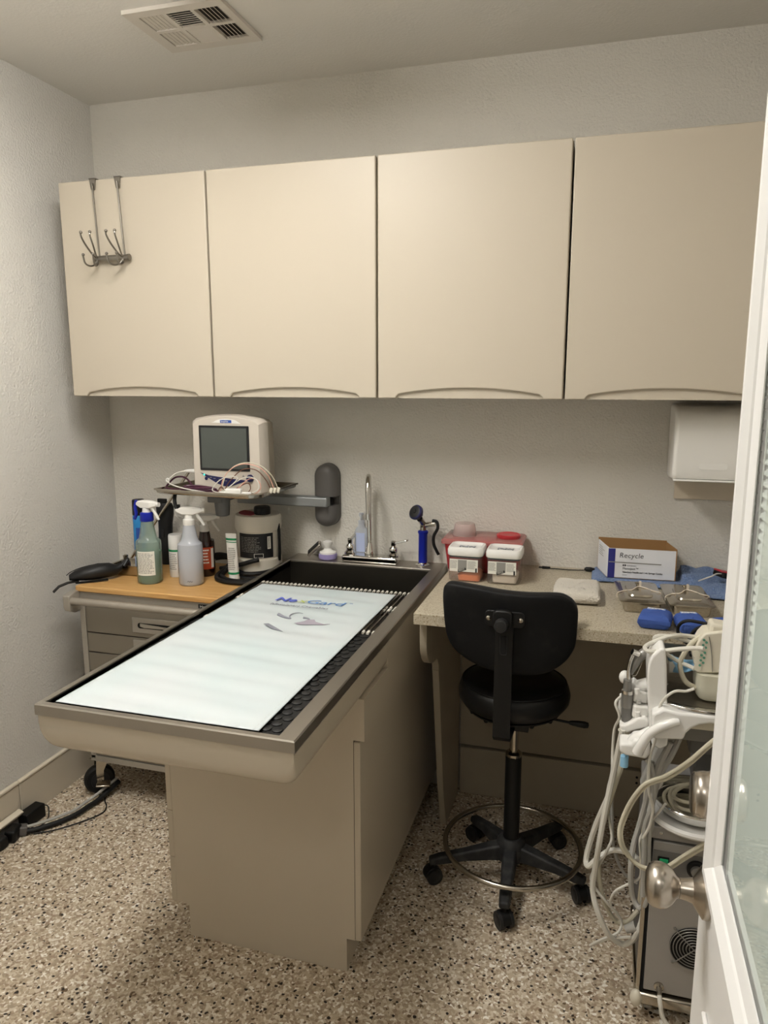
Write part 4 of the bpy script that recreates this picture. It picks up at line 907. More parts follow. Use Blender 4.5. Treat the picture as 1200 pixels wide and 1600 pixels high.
# ================================================================== AT THE SINK
ZD = TH
t = thing('faucet', 'chrome gooseneck faucet with two lever handles at the sink', 'faucet', (1.155, -.055, ZD))
part('deck_plate', MB().box(1.052, 1.272, -.090, -.032, ZD, ZD+.028), 'chrome', t, bev=.008, seg=3)
for x, s_ in ((1.078, .35), (1.250, .55)):
    h = part('handle_base', MB().lathe([(.022, ZD+.026), (.022, ZD+.034), (.015, ZD+.042), (.017, ZD+.052), (.015, ZD+.062), (.008, ZD+.068), (.010, ZD+.072), (.010, ZD+.086), (.007, ZD+.089), (.0005, ZD+.089)], (x, -.060, 0), 24), 'chrome', t)
    part('lever', MB().loft([[(x+d, -.060-w_+s_*d*.2, ZD+.078+d*.25-.003), (x+d, -.060+w_+s_*d*.2, ZD+.078+d*.25-.003), (x+d, -.060+w_+s_*d*.2, ZD+.078+d*.25+.004), (x+d, -.060-w_+s_*d*.2, ZD+.078+d*.25+.004)] for d, w_ in ((0, .007), (.02, .006), (.045, .008), (.056, .006))]) if s_ > .5 else MB().loft([[(x+.012*q-w_, -.060+.05*q, ZD+.078+.02*q), (x+.012*q+w_, -.060+.05*q, ZD+.078+.02*q), (x+.012*q+w_, -.060+.05*q, ZD+.084+.02*q), (x+.012*q-w_, -.060+.05*q, ZD+.084+.02*q)] for q, w_ in ((0, .007), (.5, .006), (.9, .007))]), 'chrome', h, bev=.002)
part('spout_base', MB().lathe([(.020, ZD+.027), (.0205, ZD+.034), (.017, ZD+.046), (.011, ZD+.068), (.0095, ZD+.075)], (1.155, -.055, 0), 24), 'chrome', t)
gp = [(1.155, -.055, ZD+.07), (1.154, -.055, ZD+.16), (1.154, -.055, ZD+.26)]
for k in range(1, 11):
    a = PI*k/10; gp.append((1.154+.030*(1-math.cos(a))/2*1.0, -.055-.055*(1-math.cos(a)), ZD+.275+.062*math.sin(a)))
gp += [(1.185, -.166, ZD+.245), (1.186, -.167, ZD+.205)]
part('spout', MB().tube(gp, .0088, 14, sub=3), 'chrome', t)
part('aerator', MB().cyl((1.186, -.167, ZD+.208), (1.186, -.167, ZD+.186), .0108, n=20), 'chrome', t)
c = (1.110, -.0175)
t = thing('soap_bottle', 'clear pump soap bottle with pale blue label behind faucet', 'bottle', (c[0], c[1], ZD))
part('bottle', MB().loft([[(c[0]+sx*q[0], c[1]+sy*q[1], z) for q in [(math.copysign(abs(math.cos(a))**.5, math.cos(a)), math.copysign(abs(math.sin(a))**.5, math.sin(a))) for a in [2*PI*k/24 for k in range(24)]]] for sx, sy, z in ((.024, .012, ZD), (.026, .0132, ZD+.004), (.026, .0132, ZD+.105), (.022, .0125, ZD+.118), (.012, .011, ZD+.130), (.011, .011, ZD+.138))]), 'frosted', t)
part('label', MB().box(c[0]-.017, c[0]+.017, c[1]-.0142, c[1]-.0134, ZD+.03, ZD+.104), 'soap_label', t)
part('pump', MB().lathe([(.012, ZD+.136), (.013, ZD+.15), (.005, ZD+.153), (.005, ZD+.172), (.009, ZD+.174), (.009, ZD+.180), (.0005, ZD+.181)], (c[0], c[1], 0), 18).cyl((c[0], c[1], ZD+.176), (c[0]+.002, c[1]-.026, ZD+.174), .0035, n=10), 'frosted', t)
c = (.985, -.055)
t = thing('scrub_brush', 'lilac round scrub brush with a white knob handle', 'brush', (c[0], c[1], ZD))
part('bristles', MB().lathe([(.030, ZD), (.035, ZD+.004), (.0365, ZD+.014), (.034, ZD+.022), (.0005, ZD+.022)], (c[0], c[1], 0), 30), 'lilac', t)
part('handle', MB().lathe([(.032, ZD+.022), (.032, ZD+.028), (.018, ZD+.034), (.012, ZD+.042), (.014, ZD+.052), (.019, ZD+.060), (.018, ZD+.068), (.010, ZD+.072), (.0005, ZD+.072)], (c[0], c[1], 0), 26), 'white_plastic', t)
t = thing('soap_dish', 'dark metal dish tilted up against the wall by the brush', 'dish', (.925, -.045, ZD))
M_ = Matrix.Translation(Vector((.925, -.045, ZD+.034))) @ Euler((.15, -.75, .25)).to_matrix().to_4x4()
part('plate', MB().box(-.034, .034, -.026, .026, -.006, .006, M_), 'rod_steel', t, bev=.005)
part('inset', MB().box(-.028, .028, -.020, .020, .0055, .0072, M_), 'rubber_black', t)
# pet sprayer
c = (1.362, -.052)
t = thing('sink_sprayer', 'blue-handled sink sprayer with navy spray face and black squeeze lever', 'sprayer', (c[0], c[1], ZD))
part('flange', MB().lathe([(.026, ZD), (.026, ZD+.004), (.019, ZD+.008), (.018, ZD+.012)], (c[0], c[1], 0), 26), 'chrome', t)
part('grip', MB().lathe([(.0155, ZD+.012), (.0165, ZD+.016), (.0165, ZD+.120), (.0195, ZD+.124), (.0195, ZD+.130), (.015, ZD+.134)], (c[0], c[1], 0), 26), 'royal_blue', t)
part('elbow', MB().tube([(c[0], c[1], ZD+.13), (c[0], c[1], ZD+.150), (c[0]-.001, c[1]-.008, ZD+.165), (c[0]-.006, c[1]-.030, ZD+.182)], .0115, 14).tube([(c[0]-.004, c[1], ZD+.152), (c[0]+.03, c[1], ZD+.158), (c[0]+.045, c[1], ZD+.160)], .0095, 12), 'chrome_worn', t)
hd = Vector((-.40, -.72, .42)).normalized(); hq = hd.to_track_quat('Z', 'Y').to_matrix()
part('spray_head', MB().lathe([(.008, -.026), (.010, -.012), (.024, -.006), (.028, 0), (.028, .010), (.024, .014)], Vector((c[0]-.012, c[1]-.048, ZD+.207)), 28, hq), 'navy', t)
part('spray_face', MB().lathe([(.0235, .0138), (.021, .0155), (.008, .0155), (.006, .018), (.0005, .018)], Vector((c[0]-.012, c[1]-.048, ZD+.207)), 28, hq), 'plastic_dark', t)
part('squeeze_lever', MB().tube([(c[0]+.035, c[1], ZD+.172), (c[0]+.052, c[1]-.002, ZD+.168), (c[0]+.056, c[1]-.004, ZD+.145), (c[0]+.042, c[1]-.004, ZD+.115), (c[0]+.042, c[1]-.004, ZD+.085), (c[0]+.052, c[1]-.002, ZD+.060), (c[0]+.060, c[1], ZD+.045)], .0058, 10), 'rubber_black', t)

# ================================================================== ON THE DESK
ZK = .928
t = thing('sharps_container', 'red sharps container with clear dome and round red cap', 'container', (1.597, -.105, ZK))
def rr3(x0, x1, y0, y1, r, z): return [(x, y, z) for x, y in rrect(x0, x1, y0, y1, r)]
part('bin', MB().loft([rr3(1.482, 1.716, -.162, -.030, .015, ZK), rr3(1.478, 1.720, -.166, -.026, .015, ZK+.006), rr3(1.466, 1.732, -.176, -.018, .015, ZK+.105)]), 'red_plastic', t)
part('lid', MB().loft([rr3(1.456, 1.740, -.184, -.010, .016, ZK+.100), rr3(1.456, 1.740, -.184, -.010, .016, ZK+.112), rr3(1.462, 1.734, -.178, -.016, .016, ZK+.118)]), 'red_clear', t, bev=.002)
part('dome', MB().lathe([(.043, ZK+.118), (.041, ZK+.130), (.037, ZK+.154), (.034, ZK+.160), (.0005, ZK+.161)], (1.525, -.090, 0), 32), 'dome_clear', t)
part('round_cap', MB().lathe([(.040, ZK+.118), (.042, ZK+.122), (.042, ZK+.129), (.038, ZK+.131), (.033, ZK+.1285), (.0005, ZK+.1285)], (1.683, -.095, 0), 36), 'red_plastic', t)
for i, (x0, x1, lb, cm) in enumerate(((1.505, 1.622, 'clear square jar of orange swabs with thick white lid', 'foam_orange'), (1.634, 1.748, 'clear square jar of white cotton with thick white lid', 'cotton_white'))):
    y0, y1 = -.300, -.196
    t = thing('lidded_jar', lb, 'jar', ((x0+x1)/2, (y0+y1)/2, ZK), group='clear jars beside the sharps container')
    part('jar', MB().loft([rr3(x0+.008, x1-.008, y0+.008, y1-.008, .014, ZK), rr3(x0+.003, x1-.003, y0+.003, y1-.003, .016, ZK+.005), rr3(x0+.002, x1-.002, y0+.002, y1-.002, .016, ZK+.084)]), 'clear_plastic', t)
    part('gasket', MB().loft([rr3(x0+.004, x1-.004, y0+.004, y1-.004, .016, ZK+.083), rr3(x0+.004, x1-.004, y0+.004, y1-.004, .016, ZK+.090)]), 'gasket_grey', t)
    rr = lambda d, z: rr3(x0-.002+d, x1+.002-d, y0-.002+d, y1+.002-d, max(.020-d*.4, .006), z)
    part('lid', MB().loft([rr(.002, ZK+.089), rr(0, ZK+.092), rr(0, ZK+.108), rr(.003, ZK+.116), rr(.009, ZK+.1175), rr(.014, ZK+.112), rr(.03, ZK+.110)]), 'white_gloss', t)
    sc = MB()
    for k in range(7): sc.obox((x0+.035+.008*k, y0+.050+.003*(k % 2), ZK+.1115), (.005, .012 if k % 3 else .02, .002), (0, 0, .4*(k % 3)))
    part('lid_script', sc, 'grey_script', t, kind='stuff')
    if i == 0: part('contents', MB().loft([rr3(x0+.035, x1-.010, y0+.010, y1-.012, .01, ZK+.003), rr3(x0+.033, x1-.008, y0+.008, y1-.010, .012, ZK+.022), rr3(x0+.045, x1-.014, y0+.016, y1-.02, .012, ZK+.032)]), cm, t, bev=.004)
    else: part('contents', MB().loft([rr3(x0+.022, x1-.014, y0+.010, y1-.012, .01, ZK+.003), rr3(x0+.020, x1-.012, y0+.008, y1-.010, .012, ZK+.030), rr3(x0+.028, x1-.02, y0+.016, y1-.02, .012, ZK+.036)]), cm, t, bev=.004)
    yl = y0+.0012
    lb2 = part('label', MB().box(x0+.008, x1-.014, yl-.0006, yl, ZK+.036, ZK+.078), 'print_white', t)
    part('label_band', MB().prism([(x0+.036, ZK+.030), (x0+.036, ZK+.076), (x0+.066, ZK+.076), (x0+.066, ZK+.044)], 'xz', yl-.0010, yl-.0006), 'print_grey', lb2)
    Mb = frame((x0+.038, yl-.0012, ZK+.034), (1, 0, .35), (-.35, 0, 1))
    part('brand_bar', MB().box(0, .028, -.0005, .0075, 0, .0004, Mb), 'label_black', lb2)
    text('VEDCO', .0078, frame((x0+.0395, yl-.0018, ZK+.0362), (1, 0, .35), (-.35, 0, 1)), 'print_white', lb2, extrude=.0001, sx=.82)
    part('label_print', lines(frame((x0+.010, yl-.0011, ZK+.046), (1, 0, 0), (0, 0, 1)), .024, .028, 7, seed=i+20), 'print_grey', lb2)
    part('label_print', lines(frame((x0+.069, yl-.0011, ZK+.046), (1, 0, 0), (0, 0, 1)), .028, .028, 7, seed=i+30), 'print_grey', lb2)
    part('barcode', MB().box(x1-.022, x1-.017, yl-.0012, yl-.0006, ZK+.036, ZK+.050), 'label_black', lb2)
# black adapter cable
t = thing('adapter_cable', 'thin black cable with plugs lying along the wall on the desk', 'cable', (1.885, -.045, ZK))
part('cable', MB().tube([(1.825, -.048, ZK+.004), (1.86, -.045, ZK+.003), (1.90, -.047, ZK+.003), (1.94, -.042, ZK+.004), (1.955, -.040, ZK+.006)], .0018, 6), 'rubber_black', t)
part('plug', MB().cyl((1.80, -.049, ZK+.006), (1.828, -.048, ZK+.006), .0055, .004, 12).cyl((1.788, -.0495, ZK+.006), (1.80, -.049, ZK+.006), .0028, n=8), 'plastic_black', t)
part('socket', MB().lathe([(.004, 0), (.008, .006), (.0085, .022), (.006, .032), (.003, .036)], (1.945, -.042, ZK+.0086), 12, Matrix.Rotation(PI/2, 3, 'Y')), 'plastic_black', t)
# folded white towel
rnd = random.Random(3)
def towel_ring(ins, z, x0, x1, y0, y1, r, wob):
    P = rrect(x0+ins, x1-ins, y0+ins, y1-ins, max(r-ins*.5, .005), 6)
    return [(x+wob*math.sin(31*x+17*y+z*90), y+wob*math.cos(27*x+23*y+z*70), z) for x, y in P]
def folded(name, x0, x1, y0, y1, z0, h, n, mt, label, cat, wob=.0012, rz=0, tilt=0, layers=True, group=None):
    t = thing(name, label, cat, ((x0+x1)/2, (y0+y1)/2, z0), group=group)
    for k in range(n):
        a, b2 = z0+h*k/n, z0+h*(k+1)/n; hh = b2-a
        rings = [towel_ring(i_, a+hh*f, x0+.0012*k, x1-.0012*k, y0+.001*k, y1, .018, wob) for i_, f in ((.03, 0), (.006, .0), (.001, .2), (0, .5), (.001, .8), (.006, 1), (.03, 1.0))]
        part('fold', MB().loft(rings), mt, t)
    return t
t = thing('folded_towel', 'folded white terry towel on the desk beside the stool back', 'towel', (1.932, -.368, ZK))
tx = bpy.data.textures.new('terry', 'CLOUDS'); tx.noise_scale = .0045; tx.noise_depth = 1
def tw(z0, h, y0, y1, x0, x1):
    return MB().loft([towel_ring(i_, z0+h*f, x0, x1, y0, y1, .016, .0015) for i_, f in ((.045, 0), (.012, 0), (.003, .18), (0, .5), (.003, .82), (.012, 1), (.03, 1.04), (.045, 1.04))])
o = part('fold', tw(ZK+.003, .036, -.464, -.278, 1.860, 2.003), 'towel_white', t, sub=4)
k = o.modifiers.new('terry', 'DISPLACE'); k.texture = tx; k.strength = .0045; k.mid_level = .6; k.texture_coords = 'LOCAL'
tx2 = bpy.data.textures.new('sag', 'CLOUDS'); tx2.noise_scale = .05; k = o.modifiers.new('sag', 'DISPLACE'); k.texture = tx2; k.strength = .006; k.mid_level = .6; k.texture_coords = 'LOCAL'
# blue towel lying under and beside the cardboard box
def blue(u, v):
    x = 1.972+(2.545-1.972)*u; y = -.012-(.17+.11*min(1, max(0, (u-.30)*3)))*v+.006*math.sin(14*u)*v
    under = 1 if u < .5 else 0
    k = min(1, u/.03)*min(1, (1-v)/.08+.15)
    z = ZK+.004+(.0085 if under else .016+.010*math.sin(13*u+4*v)+.009*math.sin(9*v-7*u+1)+.006*math.sin(31*u+19*v)+.020*math.exp(-((v-.25-.5*(u-.6))/.14)**2))*k
    return (x, y, max(z, ZK+.002))
tb = single('blue_towel', MB().grid(blue, 110, 50), 'towel_blue', 'crumpled blue towel spread under and beside the cardboard box', 'towel', solid=.003)
# recycle box
zb0, zt0 = .944, 1.052
FLp, FRp, BRp, BLp = (2.020, -.160), (2.236, -.152), (2.212, -.034), (1.988, -.034)
t = thing('cardboard_box', 'open white cardboard box with Recycle handwritten on its front', 'box', (2.12, -.09, zb0))
def wallp(a, b2, th, inward):
    a, b2 = Vector((*a, 0)), Vector((*b2, 0)); n_ = Vector((-(b2-a).y, (b2-a).x, 0)).normalized()*inward*th
    return [a, b2, b2+n_, a+n_]
for nm, a, b2, h1, mats_ in (('front_flap', FLp, FRp, 1.044, 'card_white'), ('side_flap', BLp, FLp, 1.046, 'card_white'), ('back_flap', BRp, BLp, 1.054, 'card_brown'), ('side_flap', FRp, BRp, 1.050, 'card_brown')):
    W = wallp(a, b2, .003, 1)
    part(nm, MB().loft([[tuple(p+Vector((0, 0, zb0))) for p in W], [tuple(p+Vector((0, 0, h1))) for p in W]]), mats_, t)
    if mats_ == 'card_white':
        W2 = [p for p in wallp(a, b2, .0015, 1)]; sh = (W[3]-W[0])*1.05
        part('inner_liner', MB().loft([[tuple(p+sh+Vector((0, 0, zb0))) for p in W2], [tuple(p+sh+Vector((0, 0, h1-.0005))) for p in W2]]), 'card_brown', t)
part('bottom', MB().prism([FLp, FRp, BRp, BLp], 'xy', zb0, zb0+.002), 'card_brown', t)
u_ = Vector((FRp[0]-FLp[0], FRp[1]-FLp[1], 0)).normalized(); n_ = Vector((u_.y, -u_.x, 0))*.0006
def fp(s_, z): p = Vector((*FLp, 0))+u_*s_; return (p.x+n_.x, p.y+n_.y, z)
part('blue_stripe', MB().quad(fp(.002, zb0), fp(.024, zb0), fp(.024, 1.0435), fp(.002, 1.0435)), 'card_blue', t)
part('grey_rule', MB().quad(*[tuple(Vector(q)+n_) for q in (fp(.004, .9965), fp(.170, .9955), fp(.170, .9985), fp(.004, .9995))]), 'print_grey', t)
fm = lambda s_, z: frame(fp(s_, z), u_, (0, 0, 1))
text('Recycle', .0245, fm(.036, 1.014), 'ink_black', t, shear=.12, extrude=.0002, offset=-.0002, spacing=1.02)
text('COVIDIEN', .0065, fm(.062, .985), 'ink_grey', t, extrude=.0002)
part('logo', MB().quad(fp(.049, .985), fp(.053, .985), fp(.053, .991), fp(.049, .991)).quad(fp(.055, .985), fp(.059, .985), fp(.059, .991), fp(.055, .991)), 'ink_black', t, kind='stuff')
text('Monoject\u2122', .0105, fm(.049, .974), 'ink_black', t, extrude=.0002)
text('Veterinary Needle and 1 mL Syringe Combo', .0075, fm(.049, .963), 'ink_black', t, extrude=.0002, offset=.0002, sx=.93)
part('small_print', lines(fm(.049, .953), .018, .004, 1, seed=1), 'ink_grey', t)
us = Vector((FLp[0]-BLp[0], FLp[1]-BLp[1], 0)).normalized(); ns = Vector((us.y, -us.x, 0))*.0008
part('side_print', lines(frame((BLp[0]+us.x*.02+ns.x, BLp[1]+us.y*.02+ns.y, 1.0), us, (0, 0, 1)), .07, .035, 5, .6, .35, 8), 'print_grey', t)
# two lidded steel instrument trays
def instr(x0, x1, y0, y1, lab, rz):
    cx, cy = (x0+x1)/2, (y0+y1)/2
    t = thing('instrument_tray', lab, 'tray', (cx, cy, ZK), rz, group='lidded steel instrument trays')
    w_, d_ = (x1-x0)/2, (y1-y0)/2
    def r3(ins, z): return [(x, y, z) for x, y in rrect(-w_+ins, w_-ins, -d_+ins, d_-ins, max(.016-ins*.4, .005))]
    part('tray_body', MB().loft([r3(.02, 0), r3(.010, .0015), r3(.007, .008), r3(.005, .030), r3(.002, .0315)]), 'chrome_worn', t, world=False)
    lid = part('lid', MB().loft([r3(-.004, .0318), r3(-.005, .0335), r3(-.003, .0350), r3(.008, .0352), r3(.012, .0375), r3(.016, .038), r3(.04, .038)]), 'chrome_worn', t, world=False)
    part('lid_boss', MB().loft([[(x*s_, y*s2-.006, z) for x, y in rrect(-w_*.62, w_*.62, -d_*.55, d_*.55, .02)] for s_, s2, z in ((1, 1, .0378), (.93, .95, .0425), (.6, .75, .0430))]), 'chrome_worn', lid, world=False)
    part('lid_knob', MB().lathe([(.004, .042), (.004, .050), (.008, .052), (.008, .056), (.004, .057), (.0005, .057)], (0, .03, 0), 14), 'chrome_worn', lid, world=False)
    part('knob_tag', MB().box(.004, .010, .020, .032, .046, .060), 'tie_cord', lid, world=False)
    part('tie_string', MB().tube([(-w_-.006, -.03, .022), (-w_-.004, -.028, .036), (-w_*.7, -.012, .0395), (-w_*.35, -.018, .0445), (0, .018, .0455), (w_*.35, .01, .0445), (w_*.7, .0, .0395), (w_+.004, -.004, .036), (w_+.006, -.004, .022)], .0016, 6), 'tie_cord', t, world=False)
instr(2.053, 2.170, -.490, -.265, 'lidded steel tray tied with string, nearer the white towel', .07)
instr(2.190, 2.305, -.488, -.262, 'lidded steel tray tied with string, nearer the open door', .07)
# blue wrapped packs
def pack(x0, x1, y0, y1, h, rz, lab, tape=True):
    cx, cy = (x0+x1)/2, (y0+y1)/2
    t = thing('wrapped_pack', lab, 'pack', (cx, cy, ZK), rz, group='blue cloth instrument packs')
    w_, d_ = (x1-x0)/2, (y1-y0)/2
    def r3(ins, z, k=0): return [(x+.002*math.sin(60*y+k), y+.002*math.sin(70*x+k)+(.006*(1-abs(x)/w_) if k else 0), z+.0015*math.sin(90*x+40*y)) for x, y in rrect(-w_+ins, w_-ins, -d_+ins, d_-ins, .012, 6)]
    part('wrap', MB().loft([r3(.02, .0016), r3(.006, .0020), r3(0, h*.35), r3(.001, h*.6), r3(.005, h*.85), r3(.014, h), r3(.03, h*1.03)]), 'pack_blue', t, world=False)
    part('flap', MB().loft([[(x, y, z) for x, y in ((-w_*.96, -d_*1.01), (w_*.96, -d_*1.01), (w_*.96, -d_*1.01+.004), (-w_*.96, -d_*1.01+.004))] for z in (h*.42, h*.78)]), 'pack_blue', t, world=False, bev=.0015)
    if tape:
        part('tape', MB().box(-w_*.55, w_*.55, d_*.35, d_*.35+.014, h*1.0, h*1.0+.002), 'pack_tape', t, world=False)
        part('tape_print', lines(Matrix.Translation((-w_*.5, d_*.35+.002, h+.0024)), w_, .010, 1, .9, .8, 5), 'print_white', t, world=False)
pack(2.106, 2.192, -.632, -.530, .037, -.12, 'blue cloth pack with pale tape, nearest the white towel')
pack(2.200, 2.276, -.645, -.545, .038, .16, 'blue cloth pack with pale tape, between the other two packs')
pack(2.288, 2.383, -.640, -.545, .032, -.05, 'untaped blue cloth pack nearest the open door', False)
t = thing('red_case', 'small red and black case half behind the open door', 'case', (2.40, -.15, ZK+.034))
part('case_body', MB().obox((2.395, -.150, ZK+.046), (.085, .050, .018), (0, .25, .5)), 'plastic_black', t, bev=.004)
part('case_face', MB().obox((2.390, -.153, ZK+.058), (.075, .042, .005), (0, .25, .5)), 'phone_red', t, bev=.002)
single('white_cable', MB().tube([(2.30, -.20, ZK+.035), (2.318, -.225, ZK+.052), (2.335, -.23, ZK+.062), (2.35, -.21, ZK+.065), (2.372, -.18, ZK+.058), (2.39, -.18, ZK+.052)], .0022, 6), 'hose_white', 'thin white cable curled on the blue towel by the red case', 'cable')

# ================================================================== DENTAL CART
dc = thing('dental_cart', 'grey and white dental unit on wheels with hanging hoses', 'dental unit', (2.30, -.78, 0))
bx0, bx1, by0, by1 = 2.138, 2.46, -.925, -.60
part('cabinet', MB().box(bx0, bx1, by0+.004, by1, .075, .530), 'panel_dark', dc, bev=.003)
part('corner_strip', MB().box(bx0-.004, bx0+.006, by0-.004, by0+.006, .050, .535), 'chrome_worn', dc, bev=.002)
part('side_channel', MB().box(bx0+.006, bx0+.013, by0-.002, by0+.004, .070, .525), 'gap_black', dc)
fp_ = part('front_panel', MB().box(bx0+.014, bx1-.004, by0-.004, by0+.004, .080, .495), 'panel_grey', dc, bev=.002)
part('top_panel', MB().box(bx0-.002, bx1, by0-.003, by1, .500, .533), 'panel_grey', dc, bev=.004)
part('screw', MB().lathe([(.004, 0), (.004, .001), (.002, .002), (.0005, .002)], (bx0+.03, by0-.003, .518), 10, Matrix.Rotation(PI/2, 3, 'X')), 'chrome', dc)
part('control_strip', MB().box(bx0+.016, bx1-.006, by0-.0062, by0-.004, .398, .472), 'panel_dark', fp_)
part('power_switch', MB().box(bx0+.026, bx0+.052, by0-.010, by0-.006, .430, .458), 'gap_black', fp_, bev=.001)
part('switch_rocker', MB().box(bx0+.030, bx0+.050, by0-.013, by0-.009, .434, .455), 'switch_green', fp_, bev=.002)
part('dial_ring', MB().lathe([(.022, 0), (.022, .008), (.019, .010), (.0005, .010)], (2.252, by0-.006, .440), 26, Matrix.Rotation(PI/2, 3, 'X')), 'plastic_black', fp_)
part('dial_knob', MB().lathe([(.014, .010), (.013, .018), (.010, .020), (.0005, .020)], (2.252, by0-.006, .440), 22, Matrix.Rotation(PI/2, 3, 'X')), 'holder_grey', fp_)
fcx, fcz = 2.262, .222
part('fan_opening', MB().lathe([(.0005, 0), (.056, 0), (.057, .0008), (.0005, .0009)], (fcx, by0-.0042, fcz), 40, Matrix.Rotation(PI/2, 3, 'X')), 'fan_black', fp_)
for k in range(7):
    R_ = .056-.0075*k
    part('fan_guard_ring', MB().tube([(fcx+R_*math.cos(a), by0-.0085, fcz+R_*math.sin(a)) for a in [2*PI*j/32 for j in range(32)]], .0013, 6, closed=True, sub=1), 'holder_grey', fp_)
for a in (PI*.25, PI*.75, PI*1.25, PI*1.75):
    part('fan_guard_arm', MB().tube([(fcx, by0-.0095, fcz), (fcx+.058*math.cos(a), by0-.0095, fcz+.058*math.sin(a)), (fcx+.066*math.cos(a), by0-.005, fcz+.066*math.sin(a))], .0014, 6, sub=1).lathe([(.0035, 0), (.0035, .003), (.0005, .004)], (fcx+.066*math.cos(a), by0-.004, fcz+.066*math.sin(a)), 10, Matrix.Rotation(PI/2, 3, 'X')), 'holder_grey', fp_)
fx, fz = 2.188, .098
part('inlet_fitting', MB().lathe([(.012, 0), (.012, .005), (.007, .008), (.007, .020), (.005, .030)], (fx, by0-.004, fz), 14, Matrix.Rotation(PI/2, 3, 'X')), 'chrome_worn', fp_)
part('inlet_hose', MB().tube([(fx, by0-.034, fz), (fx+.002, by0-.045, fz-.015), (fx+.012, by0-.05, fz-.05), (fx+.04, by0-.055, .025), (fx+.10, by0-.05, .010), (fx+.2, by0-.04, .010)], .0055, 8), 'hose_white', dc)
part('base_rail', MB().box(bx0-.006, bx1, by0-.012, by0+.02, .040, .072).box(bx0-.006, bx1, by1-.03, by1, .040, .072).box(bx0-.006, bx0+.03, by0+.02, by1-.03, .040, .072), 'chrome_worn', dc, bev=.006)
part('bumper', MB().sphere((bx0-.002, by0-.008, .055), .015, 14, (1, 1, 1.5)), 'cream_plastic', dc)
for x, y in ((bx0+.03, by0+.03), (bx1-.03, by0+.03), (bx0+.03, by1-.03), (bx1-.03, by1-.03)):
    cs = part('caster', MB().lathe([(.016, .036), (.016, .042), (.010, .042)], (x, y, 0), 14).box(x-.014, x+.014, y-.008, y+.008, .020, .038), 'cream_plastic', dc)
    part('wheel', MB().lathe([(.004, -.011), (.017, -.011), (.020, -.008), (.020, .008), (.017, .011), (.004, .011)], (x, y+.004, .0202), 20, Matrix.Rotation(PI/2, 3, 'Y')), 'hose_grey', cs)
# pan shelf on top of the cabinet, column, upper deck
part('bowl_shelf', MB().lathe([(.06, .535), (.108, .537), (.116, .545), (.116, .551), (.108, .555), (.100, .552), (.06, .548)], (2.248, -.862, 0), 40), 'white_gloss', dc)
part('column', MB().box(2.26, 2.36, -.70, -.62, .533, .80), 'panel_dark', dc, bev=.006)
part('column_brace', MB().obox((2.185, -.72, .665), (.030, .03, .30), (0, .30, 0)), 'hose_grey', dc, bev=.004)
W = lambda u, v, y: tuple(at(u, v, 'y', y))
def poly_xz(pts, y): return [(p[0], p[2]) for p in [W(u, v, y) for u, v in pts]]
shell = poly_xz([(1016, 1146), (1012.5, 1110), (1010.5, 1070), (1009.5, 1036), (1013, 1018), (1022, 1006), (1037, 1001), (1039, 1060), (1040, 1092), (1040, 1148)], -.895)
part('side_shell', MB().prism(smooth_loop(shell, 2), 'xz', -.955, -.875), 'white_gloss', dc, bev=.020, seg=5, angle=60)
part('blue_tab', MB().box(2.139, 2.148, -.953, -.948, .900, .916), 'sticker_blue', dc)
arch = poly_xz([(1018, 1150), (1018, 1112), (1036, 1104), (1060, 1110), (1150, 1118), (1150, 1132), (1108, 1127), (1092, 1129), (1080, 1134), (1071, 1142), (1067, 1152)], -.97)
part('deck_bracket', MB().prism(arch, 'xz', -.985, -.945), 'white_gloss', dc, bev=.006, seg=3)
part('deck_body', MB().box(2.150, 2.44, -.945, -.76, .800, .852), 'cream_plastic', dc, bev=.008)
part('under_box', MB().box(2.195, 2.42, -.93, -.70, .765, .800), 'holder_grey', dc, bev=.004)
part('under_box', MB().box(2.225, 2.42, -.86, -.72, .70, .765), 'panel_dark', dc, bev=.004)
part('steel_bin', MB().box(2.152, 2.156, -.945, -.80, .853, .955).box(2.156, 2.44, -.804, -.80, .853, .955).box(2.156, 2.44, -.945, -.804, .853, .856), 'steel', dc)
rim_ = [(2.158+.28*k/12, -.948-.030*math.sin(PI*.5*min(1, k/4)), .862+.004*math.sin(PI*k/12)) for k in range(13)]
part('bin_rim', MB().loft([[(x, y-.004, z-.006), (x, y+.03, z-.010), (x, y+.03, z-.006), (x, y+.003, z+.001), (x, y-.004, z)] for x, y, z in rim_]), 'chrome', dc, bev=.001)
# hand-piece holders
hy = -.86
part('holder_arm', MB().tube([W(1040, 1060, hy), W(1015, 1068, hy), W(995, 1072, hy+.01), W(985, 1066, hy+.01)], .016, 12), 'white_gloss', dc)
part('holder_arm', MB().tube([W(1030, 1138, -.93), W(1008, 1148, -.94), W(992, 1156, -.94), W(985, 1166, -.94)], .014, 12), 'white_gloss', dc)
part('holder_head', MB().sphere(W(976, 1058, hy+.015), .017, 16, (.8, .8, 1)), 'white_plastic', dc)
part('holder_block', MB().obox(W(1000, 1086, hy), (.036, .032, .030), (0, .1, .2)), 'white_plastic', dc, bev=.006, seg=3)
part('holder_block', MB().obox(W(999, 1109, hy-.01), (.038, .034, .034), (0, .1, .2)), 'white_plastic', dc, bev=.006, seg=3)
part('holder_block', MB().obox(W(972, 1100, hy+.015), (.014, .026, .050), (0, .05, .2)), 'white_plastic', dc, bev=.005, seg=3)
part('holder_pin', MB().cyl(W(996, 1084, hy-.02), W(995, 1076, hy-.02), .006, n=12), 'white_plastic', dc)
part('holder_pin', MB().cyl(W(996, 1121, hy-.03), W(996, 1112, hy-.03), .006, n=12), 'white_plastic', dc)
part('holder_pin', MB().cyl(W(998, 1099, hy-.02), W(998, 1094, hy-.02), .006, n=12), 'hose_grey', dc)
